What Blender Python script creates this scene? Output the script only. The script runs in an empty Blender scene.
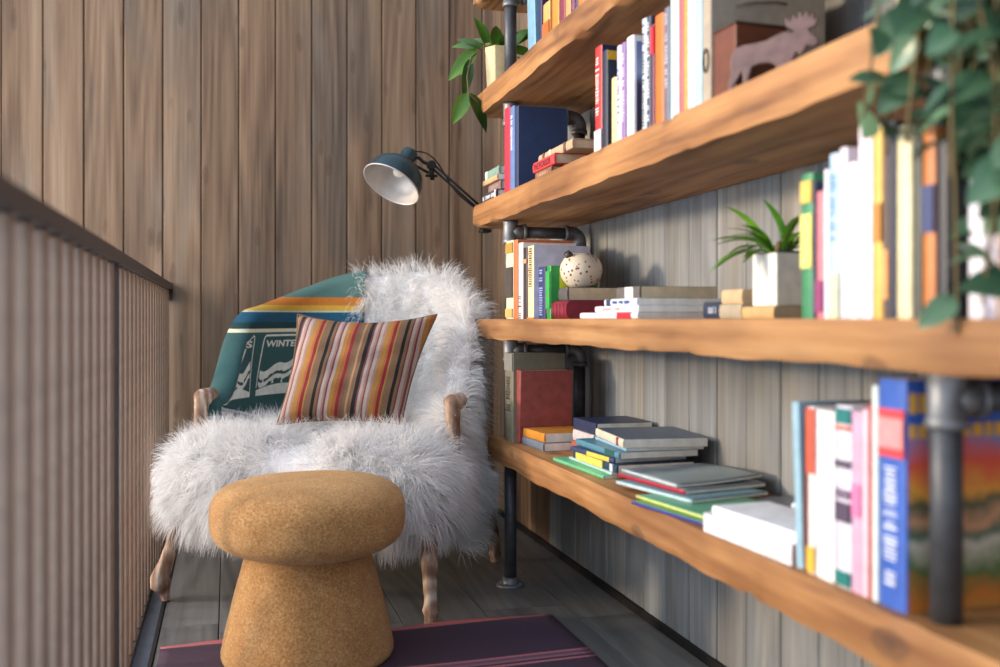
import bpy, bmesh, math, random
from mathutils import Vector, Matrix
R = math.radians
rnd = random.Random(7)
C = bpy.context.scene.collection
SC = bpy.context.scene

# ------------------------------------------------------------------ camera, light, exposure
EYE = 0.90
YAW = R(15.63)
F = 972.0                       # focal length in pixels of the 1000 px wide frame
cs, sn = math.cos(YAW), math.sin(YAW)
cam_d = bpy.data.cameras.new('camera')
cam_d.sensor_width = 36.0
cam_d.lens = 36.0 * F / 1000.0
cam_d.shift_y = -(333.5 - 319.0) / 1000.0
cam_d.clip_start = 0.05
cam_d.dof.use_dof = True
cam_d.dof.focus_distance = 3.05
cam_d.dof.aperture_fstop = 1.9
cam = bpy.data.objects.new('camera', cam_d)
C.objects.link(cam)
cam.location = (0, 0, EYE)
cam.rotation_euler = (R(90), 0, -YAW)
SC.camera = cam

w = bpy.data.worlds.new('daylight')
SC.world = w
w.use_nodes = True
nt = w.node_tree
nt.nodes.clear()
wo = nt.nodes.new('ShaderNodeOutputWorld')
bg = nt.nodes.new('ShaderNodeBackground')
tcw = nt.nodes.new('ShaderNodeTexCoord')
sep = nt.nodes.new('ShaderNodeSeparateXYZ')
mr = nt.nodes.new('ShaderNodeMapRange')
mr.inputs['From Min'].default_value = 1.0
mr.inputs['From Max'].default_value = -1.0
rp = nt.nodes.new('ShaderNodeValToRGB')
rp.color_ramp.elements[0].color = (0.42, 0.54, 0.74, 1)
rp.color_ramp.elements[1].color = (0.84, 0.97, 1.16, 1)
nt.links.new(tcw.outputs['Generated'], sep.inputs[0])
nt.links.new(sep.outputs['X'], mr.inputs['Value'])
nt.links.new(mr.outputs['Result'], rp.inputs['Fac'])
nt.links.new(rp.outputs['Color'], bg.inputs['Color'])
bg.inputs['Strength'].default_value = 1.05
nt.links.new(bg.outputs[0], wo.inputs['Surface'])

sun_d = bpy.data.lights.new('sun', 'SUN')
sun_d.energy = 2.4
sun_d.angle = R(7)
sun_d.color = (1.0, 0.76, 0.52)
sun = bpy.data.objects.new('sun', sun_d)
C.objects.link(sun)
SUN_AZ, SUN_EL = R(-10), R(9)
sd = Vector((math.cos(SUN_EL) * math.cos(SUN_AZ), math.cos(SUN_EL) * math.sin(SUN_AZ), -math.sin(SUN_EL)))
sun.rotation_euler = sd.to_track_quat('-Z', 'Y').to_euler()

win_d = bpy.data.lights.new('window_light', 'AREA')
win_d.shape = 'RECTANGLE'
win_d.size, win_d.size_y = 2.2, 1.5
win_d.energy = 60
win_d.color = (1.0, 0.96, 0.92)
win = bpy.data.objects.new('window_light', win_d)
C.objects.link(win)
win.location = (-2.1, 2.7, 1.75)
win.rotation_euler = (Vector((0.5, 2.9, 0.75)) - Vector(win.location)).to_track_quat('-Z', 'Y').to_euler()

SC.view_settings.view_transform = 'Standard'
SC.view_settings.look = 'None'
SC.view_settings.gamma = 1
SC.view_settings.use_curve_mapping = False
SC.view_settings.exposure = 0.36


# ------------------------------------------------------------------ geometry helpers
class MB:
    """collects shapes into one mesh"""
    def __init__(s):
        s.v, s.f, s.sm, s.mi = [], [], [], []

    def add(s, vs, fs, smooth=False, mi=0):
        o = len(s.v)
        s.v += [tuple(p) for p in vs]
        for f in fs:
            s.f.append(tuple(i + o for i in f)); s.sm.append(smooth); s.mi.append(mi)
        return s

    def box(s, c, d, mi=0, rot=None):
        x, y, z = [q / 2 for q in d]
        vs = [Vector((a * x, b * y, e * z)) for e in (-1, 1) for b in (-1, 1) for a in (-1, 1)]
        if rot: vs = [rot @ p for p in vs]
        vs = [p + Vector(c) for p in vs]
        return s.add(vs, [(0, 2, 3, 1), (4, 5, 7, 6), (0, 1, 5, 4), (2, 6, 7, 3), (0, 4, 6, 2), (1, 3, 7, 5)], False, mi)

    def tube(s, path, rad, seg=12, caps=True, smooth=True, mi=0, flat=1.0):
        path = [Vector(p) for p in path]
        n = len(path)
        if not hasattr(rad, '__len__'): rad = [rad] * n
        vs, fs = [], []
        prev = None
        for i, p in enumerate(path):
            t = (path[min(i + 1, n - 1)] - path[max(i - 1, 0)]).normalized()
            if prev is None:
                a = Vector((0, 0, 1)) if abs(t.z) < 0.9 else Vector((1, 0, 0))
                u = t.cross(a).normalized()
            else:
                u = (prev - t * prev.dot(t)).normalized()
            prev = u
            vv = t.cross(u)
            for k in range(seg):
                an = 2 * math.pi * k / seg
                vs.append(p + (u * math.cos(an) + vv * math.sin(an) * flat) * rad[i])
        for i in range(n - 1):
            for k in range(seg):
                k2 = (k + 1) % seg
                fs.append((i * seg + k, i * seg + k2, (i + 1) * seg + k2, (i + 1) * seg + k))
        s.add(vs, fs, smooth, mi)
        if caps:
            o = len(s.v) - len(vs)
            s.f.append(tuple(o + k for k in reversed(range(seg)))); s.sm.append(False); s.mi.append(mi)
            s.f.append(tuple(o + (n - 1) * seg + k for k in range(seg))); s.sm.append(False); s.mi.append(mi)
        return s

    def lathe(s, prof, seg=48, c=(0, 0, 0), smooth=True, mi=0, fn=None):
        vs, fs = [], []
        n = len(prof)
        for (r, z) in prof:
            for k in range(seg):
                a = 2 * math.pi * k / seg
                rr, zz = (r, z) if fn is None else fn(r, z, a)
                vs.append((c[0] + rr * math.cos(a), c[1] + rr * math.sin(a), c[2] + zz))
        for i in range(n - 1):
            for k in range(seg):
                k2 = (k + 1) % seg
                fs.append((i * seg + k, i * seg + k2, (i + 1) * seg + k2, (i + 1) * seg + k))
        return s.add(vs, fs, smooth, mi)

    def grid(s, fn, nu, nv, smooth=True, mi=0, closed_u=False):
        vs = [fn(i / nu, j / nv) for j in range(nv + 1) for i in range(nu + 1)]
        fs = [(j * (nu + 1) + i, j * (nu + 1) + i + 1, (j + 1) * (nu + 1) + i + 1, (j + 1) * (nu + 1) + i)
              for j in range(nv) for i in range(nu)]
        return s.add(vs, fs, smooth, mi)

    def prism(s, pts, axis_fn, h0, h1, smooth=False, mi=0):
        n = len(pts)
        vs = [axis_fn(p[0], p[1], h0) for p in pts] + [axis_fn(p[0], p[1], h1) for p in pts]
        fs = [(i, (i + 1) % n, n + (i + 1) % n, n + i) for i in range(n)]
        fs += [tuple(reversed(range(n))), tuple(range(n, 2 * n))]
        return s.add(vs, fs, smooth, mi)

    def build(s, name, mat, parent=None, bevel=0, seg=2, subsurf=0, solid=0):
        me = bpy.data.meshes.new(name)
        me.from_pydata([tuple(p) for p in s.v], [], s.f)
        me.polygons.foreach_set('use_smooth', s.sm)
        mats = mat if isinstance(mat, (list, tuple)) else [mat]
        for m in mats: me.materials.append(m)
        if len(mats) > 1: me.polygons.foreach_set('material_index', s.mi)
        bm = bmesh.new(); bm.from_mesh(me)
        bmesh.ops.recalc_face_normals(bm, faces=bm.faces)
        bm.to_mesh(me); bm.free()
        me.update()
        o = bpy.data.objects.new(name, me)
        C.objects.link(o)
        if parent is not None: o.parent = parent
        if solid:
            m = o.modifiers.new('solid', 'SOLIDIFY'); m.thickness = solid; m.offset = 0
        if subsurf:
            m = o.modifiers.new('sub', 'SUBSURF'); m.levels = subsurf; m.render_levels = subsurf
        if bevel:
            m = o.modifiers.new('bev', 'BEVEL'); m.width = bevel; m.segments = seg; m.limit_method = 'ANGLE'; m.angle_limit = R(40)
        return o


def tag(o, label=None, cat=None, group=None, kind=None):
    if label: o['label'] = label
    if cat: o['category'] = cat
    if group: o['group'] = group
    if kind: o['kind'] = kind
    return o


def thing(name, label, cat, loc=(0, 0, 0), rz=0, group=None):
    o = bpy.data.objects.new(name, None)
    o.empty_display_size = 0.05
    C.objects.link(o)
    o.location = loc
    o.rotation_euler = (0, 0, rz)
    return tag(o, label, cat, group)


def Yp(px, X):
    """distance along the room of a point on the plane x = X that the photo shows at column px"""
    d = F / cs * X / (px - 228.0)
    return (d - X * sn) / cs


def dep(X, Y): return X * sn + Y * cs
def Zp(py, X, Y): return EYE + (319.0 - py) * dep(X, Y) / F


_text_cache = {}
def text2d(s, bold=0.0):
    """flat lettering: 2D points (unit size) and faces"""
    key = (s, bold)
    if key in _text_cache: return _text_cache[key]
    cu = bpy.data.curves.new('lettering', 'FONT')
    cu.body = s; cu.size = 1.0; cu.offset = bold; cu.resolution_u = 3
    o = bpy.data.objects.new('lettering', cu); C.objects.link(o)
    dg = bpy.context.evaluated_depsgraph_get()
    me = o.evaluated_get(dg).to_mesh()
    vs = [(v.co.x, v.co.y) for v in me.vertices]
    fs = [tuple(p.vertices) for p in me.polygons]
    o.evaluated_get(dg).to_mesh_clear()
    bpy.data.objects.remove(o); bpy.data.curves.remove(cu)
    _text_cache[key] = (vs, fs)
    return vs, fs


# ------------------------------------------------------------------ material helpers
def new_mat(name):
    m = bpy.data.materials.new(name); m.use_nodes = True
    n = m.node_tree; n.nodes.clear()
    out = n.nodes.new('ShaderNodeOutputMaterial')
    b = n.nodes.new('ShaderNodeBsdfPrincipled')
    n.links.new(b.outputs[0], out.inputs['Surface'])
    return m, n, b


def N(n, t, **kw):
    x = n.nodes.new(t)
    for k, v in kw.items():
        if k.startswith('_'): setattr(x, k[1:], v)
        else: x.inputs[k.replace('9', ' ')].default_value = v
    return x


def ramp(n, stops, fac):
    r = n.nodes.new('ShaderNodeValToRGB')
    e = r.color_ramp.elements
    while len(e) > 1: e.remove(e[-1])
    e[0].position, e[0].color = stops[0][0], (*stops[0][1], 1)
    for p, c in stops[1:]:
        q = e.new(p); q.color = (*c, 1)
    n.links.new(fac, r.inputs['Fac'])
    return r


def mixc(n, a, b, fac, mode='MIX'):
    m = n.nodes.new('ShaderNodeMix'); m.data_type = 'RGBA'; m.blend_type = mode
    for sock, val in ((m.inputs[6], a), (m.inputs[7], b), (m.inputs[0], fac)):
        if hasattr(val, 'is_output'): n.links.new(val, sock)
        elif isinstance(val, (tuple, list)): sock.default_value = (*val[:3], 1)
        else: sock.default_value = val
    return m.outputs[2]


def coords(n, scale=(1, 1, 1), island=0.0, kind='Object'):
    tc = n.nodes.new('ShaderNodeTexCoord')
    mp = n.nodes.new('ShaderNodeMapping'); mp.inputs['Scale'].default_value = scale
    src = tc.outputs[kind]
    if island:
        g = n.nodes.new('ShaderNodeNewGeometry')
        mul = n.nodes.new('ShaderNodeMath'); mul.operation = 'MULTIPLY'; mul.inputs[1].default_value = island
        n.links.new(g.outputs['Random Per Island'], mul.inputs[0])
        ad = n.nodes.new('ShaderNodeVectorMath'); ad.operation = 'ADD'
        n.links.new(src, ad.inputs[0]); n.links.new(mul.outputs[0], ad.inputs[1])
        src = ad.outputs[0]
    n.links.new(src, mp.inputs['Vector'])
    return mp.outputs[0]


def bump(n, b, h, strength=0.3, dist=0.002):
    bp = n.nodes.new('ShaderNodeBump'); bp.inputs['Strength'].default_value = strength; bp.inputs['Distance'].default_value = dist
    n.links.new(h, bp.inputs['Height']); n.links.new(bp.outputs[0], b.inputs['Normal'])


_plain = {}
def srgb(c):
    c = [x / 255.0 for x in c]
    return tuple(x / 12.92 if x <= 0.04045 else ((x + 0.055) / 1.055) ** 2.4 for x in c)


def plain(rgb, rough=0.55, metal=0.0, var=0.06, name=None):
    """smooth surface with a faint mottling; rgb in 0-255"""
    key = (tuple(rgb), rough, metal, var)
    if key in _plain: return _plain[key]
    m, n, b = new_mat(name or 'surface')
    col = srgb(rgb)
    v = coords(n, (1, 1, 1))
    t = N(n, 'ShaderNodeTexNoise', Scale=35.0, Detail=4.0)
    n.links.new(v, t.inputs['Vector'])
    dark = tuple(x * (1 - 2.5 * var) for x in col); lite = tuple(min(1, x * (1 + 1.5 * var)) for x in col)
    r = ramp(n, [(0.3, dark), (0.7, lite)], t.outputs['Fac'])
    n.links.new(r.outputs[0], b.inputs['Base Color'])
    b.inputs['Roughness'].default_value = rough
    b.inputs['Metallic'].default_value = metal
    bump(n, b, t.outputs['Fac'], 0.08, 0.001)
    _plain[key] = m
    return m


def wood(name, stops, grain_axis=2, fine=90.0, island=30.0, rough=0.75, patch=None, knots=0.5, bmp=0.5, long=1.0, tint=None, dark=None, wav=1.0, kscale=None):
    m, n, b = new_mat(name)
    sc = [fine, fine, fine]; sc[grain_axis] = 1.6 * long
    v = coords(n, tuple(sc), island)
    t = N(n, 'ShaderNodeTexNoise', Scale=1.0, Detail=6.0, Roughness=0.65, Distortion=0.6 * wav)
    n.links.new(v, t.inputs['Vector'])
    sc2 = [7.0, 7.0, 7.0]; sc2[grain_axis] = 0.9 * long * wav
    v2 = coords(n, tuple(sc2), island)
    t2 = N(n, 'ShaderNodeTexNoise', Scale=1.0, Detail=3.0, Roughness=0.5, Distortion=1.2 * wav)
    n.links.new(v2, t2.inputs['Vector'])
    # cathedral grain: rings of a distorted field
    sc3 = [5.0, 5.0, 5.0]; sc3[grain_axis] = 0.45 * long
    v3 = coords(n, tuple(sc3), island)
    t3 = N(n, 'ShaderNodeTexNoise', Scale=1.0, Detail=1.0, Roughness=0.3)
    n.links.new(v3, t3.inputs['Vector'])
    mu = N(n, 'ShaderNodeMath', _operation='MULTIPLY'); mu.inputs[1].default_value = 70.0
    n.links.new(t3.outputs['Fac'], mu.inputs[0])
    si = N(n, 'ShaderNodeMath', _operation='SINE'); n.links.new(mu.outputs[0], si.inputs[0])
    ab = N(n, 'ShaderNodeMath', _operation='MULTIPLY_ADD'); ab.inputs[1].default_value = 0.02 + 0.06 * wav; ab.inputs[2].default_value = 0.0
    n.links.new(si.outputs[0], ab.inputs[0])
    s1 = N(n, 'ShaderNodeMath', _operation='MULTIPLY_ADD'); s1.inputs[1].default_value = 0.45
    n.links.new(t.outputs['Fac'], s1.inputs[0]); n.links.new(ab.outputs[0], s1.inputs[2])
    s2 = N(n, 'ShaderNodeMath', _operation='MULTIPLY_ADD'); s2.inputs[1].default_value = 0.55
    n.links.new(t2.outputs['Fac'], s2.inputs[0]); n.links.new(s1.outputs[0], s2.inputs[2])
    r = ramp(n, stops, s2.outputs[0])
    col = r.outputs[0]
    g = n.nodes.new('ShaderNodeNewGeometry')
    if tint:
        rr = ramp(n, tint, g.outputs['Random Per Island'])
        col = mixc(n, col, rr.outputs[0], 0.85, 'MULTIPLY')
    if patch:      # weathered patches of another tone
        v4 = coords(n, (4, 4, 1.0) if grain_axis == 2 else ((4, 1.0, 4) if grain_axis == 1 else (1, 4, 4)), island * 1.7)
        t4 = N(n, 'ShaderNodeTexNoise', Scale=1.0, Detail=4.0, Roughness=0.6)
        n.links.new(v4, t4.inputs['Vector'])
        r4 = ramp(n, [(0.47, (0, 0, 0)), (0.62, (1, 1, 1))], t4.outputs['Fac'])
        col2 = mixc(n, col, patch, 0.75, 'MULTIPLY')
        col = mixc(n, col, col2, r4.outputs[0])
    if knots:
        sk = [9.0, 9.0, 9.0]; sk[grain_axis] = 2.2 * long
        vk = coords(n, tuple(sk), island)
        if kscale:
            vk = coords(n, kscale, island)
        wn = N(n, 'ShaderNodeTexNoise', Scale=2.2, Detail=2.0); n.links.new(vk, wn.inputs['Vector'])
        wa = n.nodes.new('ShaderNodeVectorMath'); wa.operation = 'MULTIPLY_ADD'; wa.inputs[1].default_value = (0.22, 0.22, 0.22)
        n.links.new(wn.outputs['Color'], wa.inputs[0]); n.links.new(vk, wa.inputs[2]); vk = wa.outputs[0]
        vo = N(n, 'ShaderNodeTexVoronoi', Scale=1.0 if kscale else 0.42); n.links.new(vk, vo.inputs['Vector'])
        rk = ramp(n, [(0.05, (1, 1, 1)), (0.11, (0.55, 0.55, 0.55)), (0.14, (0.75, 0.75, 0.75)), (0.20, (0, 0, 0))] if kscale else [(0.05, (1, 1, 1)), (0.12, (0.5, 0.5, 0.5)), (0.17, (0, 0, 0))], vo.outputs['Distance'])
        mk = N(n, 'ShaderNodeMath', _operation='MULTIPLY'); mk.inputs[1].default_value = knots
        n.links.new(rk.outputs[0], mk.inputs[0])
        col = mixc(n, col, dark or (0.06, 0.03, 0.015), mk.outputs[0])
    n.links.new(col, b.inputs['Base Color'])
    b.inputs['Roughness'].default_value = rough
    bump(n, b, s2.outputs[0], bmp, 0.003)
    return m


M = {}
M['wall'] = wood('weathered_brown_boards', [(0.30, (0.080, 0.043, 0.022)), (0.45, (0.195, 0.117, 0.066)), (0.56, (0.272, 0.172, 0.102)), (0.72, (0.37, 0.26, 0.17))],
                 tint=[(0.0, (0.72, 0.74, 0.78)), (0.3, (1.0, 0.97, 0.94)), (0.6, (0.84, 0.80, 0.76)), (1.0, (1.12, 1.06, 1.0))], patch=(0.66, 0.78, 0.95), knots=0.5, wav=0.4, fine=75, kscale=(12, 12, 3.6))
M['grey'] = wood('weathered_grey_boards', [(0.28, (0.14, 0.145, 0.15)), (0.46, (0.22, 0.23, 0.235)), (0.58, (0.29, 0.30, 0.30)), (0.76, (0.40, 0.39, 0.37))],
                 tint=[(0.0, (0.72, 0.78, 0.84)), (0.4, (1.0, 0.99, 0.96)), (0.7, (0.82, 0.87, 0.92)), (1.0, (1.12, 1.02, 0.90))], patch=(1.0, 0.90, 0.78), knots=0.3, rough=0.7, wav=0.3, bmp=0.3)
M['shelf'] = wood('reclaimed_fir', [(0.30, (0.14, 0.052, 0.015)), (0.43, (0.35, 0.155, 0.050)), (0.56, (0.47, 0.232, 0.082)), (0.72, (0.57, 0.325, 0.142))],
                  grain_axis=1, fine=60.0, island=0.0, knots=0.75, rough=0.6, bmp=0.7, long=1.0, dark=(0.07, 0.035, 0.02), patch=(0.46, 0.38, 0.34), wav=0.6, kscale=(7.5, 4.0, 7.5))
M['floor'] = wood('dark_floor', [(0.30, (0.075, 0.073, 0.072)), (0.46, (0.13, 0.127, 0.122)), (0.58, (0.17, 0.167, 0.16)), (0.74, (0.22, 0.215, 0.205))],
                  grain_axis=1, fine=40.0, knots=0, rough=0.42, bmp=0.2, wav=0.5)
M['leg'] = wood('carved_driftwood', [(0.28, (0.055, 0.03, 0.02)), (0.45, (0.24, 0.14, 0.09)), (0.55, (0.40, 0.27, 0.19)), (0.68, (0.72, 0.62, 0.54))],
                fine=60.0, island=0.0, knots=0.3, bmp=1.0, long=6.0)
M['pipe'] = plain((84, 86, 90), 0.5, 0.5, 0.10)
M['fitting'] = plain((128, 130, 132), 0.48, 0.55, 0.10)
M['rail'] = plain((78, 70, 66), 0.5, 0.35, 0.06)
M['bar'] = plain((158, 134, 116), 0.5, 0.15, 0.05)
M['dark'] = plain((30, 28, 28), 0.6, 0.3)
M['teal_metal'] = plain((38, 62, 68), 0.38, 0.3, 0.05)
M['silver'] = plain((190, 184, 178), 0.5, 0.4, 0.04)
M['paper'] = plain((232, 226, 214), 0.8)
M['paper_tan'] = plain((205, 184, 150), 0.85)
M['paper_old'] = plain((190, 170, 140), 0.85)
M['gap'] = plain((38, 30, 25), 0.9)


def felt():
    m, n, b = new_mat('mustard_felt')
    v = coords(n)
    t = N(n, 'ShaderNodeTexNoise', Scale=210.0, Detail=4.0, Roughness=0.75); n.links.new(v, t.inputs['Vector'])
    t2 = N(n, 'ShaderNodeTexNoise', Scale=14.0, Detail=5.0, Roughness=0.7); n.links.new(v, t2.inputs['Vector'])
    s = N(n, 'ShaderNodeMath', _operation='MULTIPLY_ADD'); s.inputs[1].default_value = 0.78
    n.links.new(t.outputs['Fac'], s.inputs[0])
    s2 = N(n, 'ShaderNodeMath', _operation='MULTIPLY'); s2.inputs[1].default_value = 0.22
    n.links.new(t2.outputs['Fac'], s2.inputs[0]); n.links.new(s2.outputs[0], s.inputs[2])
    r = ramp(n, [(0.34, (0.22, 0.090, 0.024)), (0.49, (0.44, 0.215, 0.066)), (0.64, (0.70, 0.44, 0.20))], s.outputs[0])
    n.links.new(r.outputs[0], b.inputs['Base Color'])
    b.inputs['Roughness'].default_value = 0.95
    b.inputs['Sheen Weight'].default_value = 0.35
    b.inputs['Sheen Tint'].default_value = (1, 0.75, 0.45, 1)
    bump(n, b, t.outputs['Fac'], 0.9, 0.004)
    return m


def fur_mat():
    m = bpy.data.materials.new('white_wool'); m.use_nodes = True
    n = m.node_tree; n.nodes.clear()
    out = n.nodes.new('ShaderNodeOutputMaterial')
    g = n.nodes.new('ShaderNodeNewGeometry')
    r = ramp(n, [(0.0, (0.80, 0.79, 0.78)), (0.5, (0.92, 0.91, 0.90)), (1.0, (0.97, 0.965, 0.96))], g.outputs['Random Per Island'])
    d = n.nodes.new('ShaderNodeBsdfDiffuse'); t = n.nodes.new('ShaderNodeBsdfTranslucent')
    mx = n.nodes.new('ShaderNodeMixShader'); mx.inputs[0].default_value = 0.42
    n.links.new(r.outputs[0], d.inputs['Color']); n.links.new(r.outputs[0], t.inputs['Color'])
    n.links.new(d.outputs[0], mx.inputs[1]); n.links.new(t.outputs[0], mx.inputs[2]); n.links.new(mx.outputs[0], out.inputs['Surface'])
    return m


M['felt'] = felt()
M['fur'] = fur_mat()
M['hide'] = plain((225, 222, 220), 0.95)


def stripes(name, axis, stops, interp='CONSTANT', scale=1.0, offset=0.0, weave=420.0, rough=0.9):
    """woven stripes along one object axis; stops: (position 0..1, rgb 0-255)"""
    m, n, b = new_mat(name)
    tc = n.nodes.new('ShaderNodeTexCoord'); sp = n.nodes.new('ShaderNodeSeparateXYZ')
    n.links.new(tc.outputs['Object'], sp.inputs[0])
    ma = N(n, 'ShaderNodeMath', _operation='MULTIPLY_ADD'); ma.inputs[1].default_value = scale; ma.inputs[2].default_value = offset
    n.links.new(sp.outputs[axis], ma.inputs[0])
    r = ramp(n, [(p, srgb(c)) for p, c in stops], ma.outputs[0]); r.color_ramp.interpolation = interp
    t = N(n, 'ShaderNodeTexNoise', Scale=weave, Detail=2.0); n.links.new(tc.outputs['Object'], t.inputs['Vector'])
    rr = ramp(n, [(0.3, (0.72, 0.72, 0.72)), (0.7, (1.12, 1.12, 1.12))], t.outputs['Fac'])
    n.links.new(mixc(n, r.outputs[0], rr.outputs[0], 1.0, 'MULTIPLY'), b.inputs['Base Color'])
    b.inputs['Roughness'].default_value = rough
    bump(n, b, t.outputs['Fac'], 0.5, 0.002)
    return m


# ------------------------------------------------------------------ the setting
PITCH = 0.159
YW, XW = 4.45, 1.21          # back wall and right wall
Z_TOP = 2.75


def board_wall(name, along, start, count, fixed, mat, z0, z1, seed, widths=None):
    rr = random.Random(seed)
    b = MB()
    p = start
    for i in range(count):
        wd = widths(rr) if widths else PITCH
        off = rr.uniform(-0.002, 0.002)
        th = 0.022
        g = 0.004
        a0, a1 = p + g / 2, p + wd - g / 2
        bev = 0.004
        # board section with small chamfers on its face, extruded in z
        if along == 'x':
            yf = fixed + off
            prof = [(a0, yf + th), (a0, yf + bev), (a0 + bev, yf), (a1 - bev, yf), (a1, yf + bev), (a1, yf + th)]
        else:
            xf = fixed + off
            prof = [(xf + th, a0), (xf + bev, a0), (xf, a0 + bev), (xf, a1 - bev), (xf + bev, a1), (xf + th, a1)]
        b.prism(prof, lambda x, y, h: (x, y, h), z0, z1)
        p += wd
    # backing behind the joints
    o = b.build(name, mat)
    return tag(o, kind='structure')


board_wall('wall_back', 'x', -0.272 - 12 * PITCH, 22, YW, M['wall'], -0.02, Z_TOP, 3)
bb = MB(); bb.box((-0.2, YW + 0.04, Z_TOP / 2), (4.2, 0.03, Z_TOP)); tag(bb.build('wall_back_lining', M['gap']), kind='structure')
board_wall('wall_right', 'y', 3.61 - 24 * 0.15, 24, XW, M['grey'], -0.02, Z_TOP, 9, widths=lambda r: 0.15)
board_wall('wall_right', 'y', 3.61, 6, XW, M['wall'], -0.02, Z_TOP, 10, widths=lambda r: 0.145)  # brown boards instead of grey, putting the back corner's shade into the colour
bb = MB(); bb.box((XW + 0.04, 2.2, Z_TOP / 2), (0.03, 4.8, Z_TOP)); tag(bb.build('wall_right_lining', M['gap']), kind='structure')

fl = MB()
rf = random.Random(5)
xs = -0.026 - 0.262
xx = -0.19
edges = [-0.19, -0.026, 0.236, 0.498, 0.756, 1.018, 1.24]
for a0, a1 in zip(edges[:-1], edges[1:]):
    y = 0.0 - rf.uniform(0.2, 1.0)
    while y < YW:
        L = 1.23
        fl.box(((a0 + a1) / 2, min(y + L / 2, 9), -0.01), (a1 - a0 - 0.003, L - 0.003, 0.02))
        y += L
tag(fl.build('floor', M['floor'], bevel=0.001, seg=1), kind='structure')
sb = MB(); sb.box((0.5, 2.0, -0.035), (1.6, 5.4, 0.028)); tag(sb.build('floor_base', M['dark']), kind='structure')
tr = MB(); tr.box((-0.196, 2.0, -0.012), (0.010, 5.0, 0.032)); tag(tr.build('trim_1', M['dark']), kind='structure')
ledge = MB(); ledge.box((-0.30, 2.0, -0.03), (0.196, 5.0, 0.03)); tag(ledge.build('trim_2', plain((96, 108, 122), 0.45, 0.3)), kind='structure')
bs = MB(); bs.box((XW - 0.006, 2.2, 0.012), (0.012, 4.5, 0.024)); tag(bs.build('baseboard_right', M['dark']), kind='structure')

# ------------------------------------------------------------------ railing
XR = -0.243
rail = thing('railing', 'brown metal railing with closely set upright bars along the stair edge', 'railing', (XR, 2.4, -0.015))
def lr(x, y, z): return (x - XR, y - 2.4, z + 0.015)
b = MB(); b.box(lr(XR - 0.012, 2.4, 1.040), (0.050, 4.08, 0.026)); b.build('top_rail', M['rail'], rail, bevel=0.002)
b = MB(); b.box(lr(XR - 0.015, 2.4, -0.002), (0.030, 4.08, 0.022)); b.build('bottom_rail', M['rail'], rail, bevel=0.002)
y = 0.45
k = 0
bar_me = None
while y < 4.40:
    if abs(y - 2.38) > 0.02:
        if bar_me is None:
            b = MB(); b.box((0, 0, 0.509), (0.046, 0.017, 1.018))
            o = b.build('baluster', M['bar'], rail, bevel=0.006, seg=3); bar_me = o
        else:
            o = bar_me.copy(); C.objects.link(o); o.parent = rail
        o.location = (-0.022 , y - 2.4, 0.024)
        o.rotation_euler = (0, 0, R(-14))
    y += 0.115
b = MB(); b.box(lr(XR - 0.02, 2.385, 0.513), (0.044, 0.022, 1.03)); b.build('post', M['rail'], rail, bevel=0.002)
b = MB(); b.box(lr(XR - 0.01, 4.435, 1.02), (0.045, 0.012, 0.075)); b.box(lr(XR - 0.01, 4.40, 1.018), (0.03, 0.06, 0.012)); b.build('wall_bracket', M['dark'], rail, bevel=0.001)

# ------------------------------------------------------------------ pipe shelving
XF = 0.862                    # front face of the shelf boards
PX, PYL, PYR = 0.918, 3.15, 1.083
TOPS = [0.498, 0.900, 1.311, 1.704, 2.105]
THK = [0.076, 0.068, 0.080, 0.076, 0.075]
ENDS = [(0.30, 3.235), (0.30, 3.44), (1.092, 3.44), (0.30, 3.40), (0.30, 3.44)]
unit = thing('bookshelf', 'wall bookshelf of thick reclaimed wood boards held on black iron pipes', 'bookshelf', (PX, PYL, 0))
def lu(x, y, z): return (x - PX, y - PYL, z)


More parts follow.
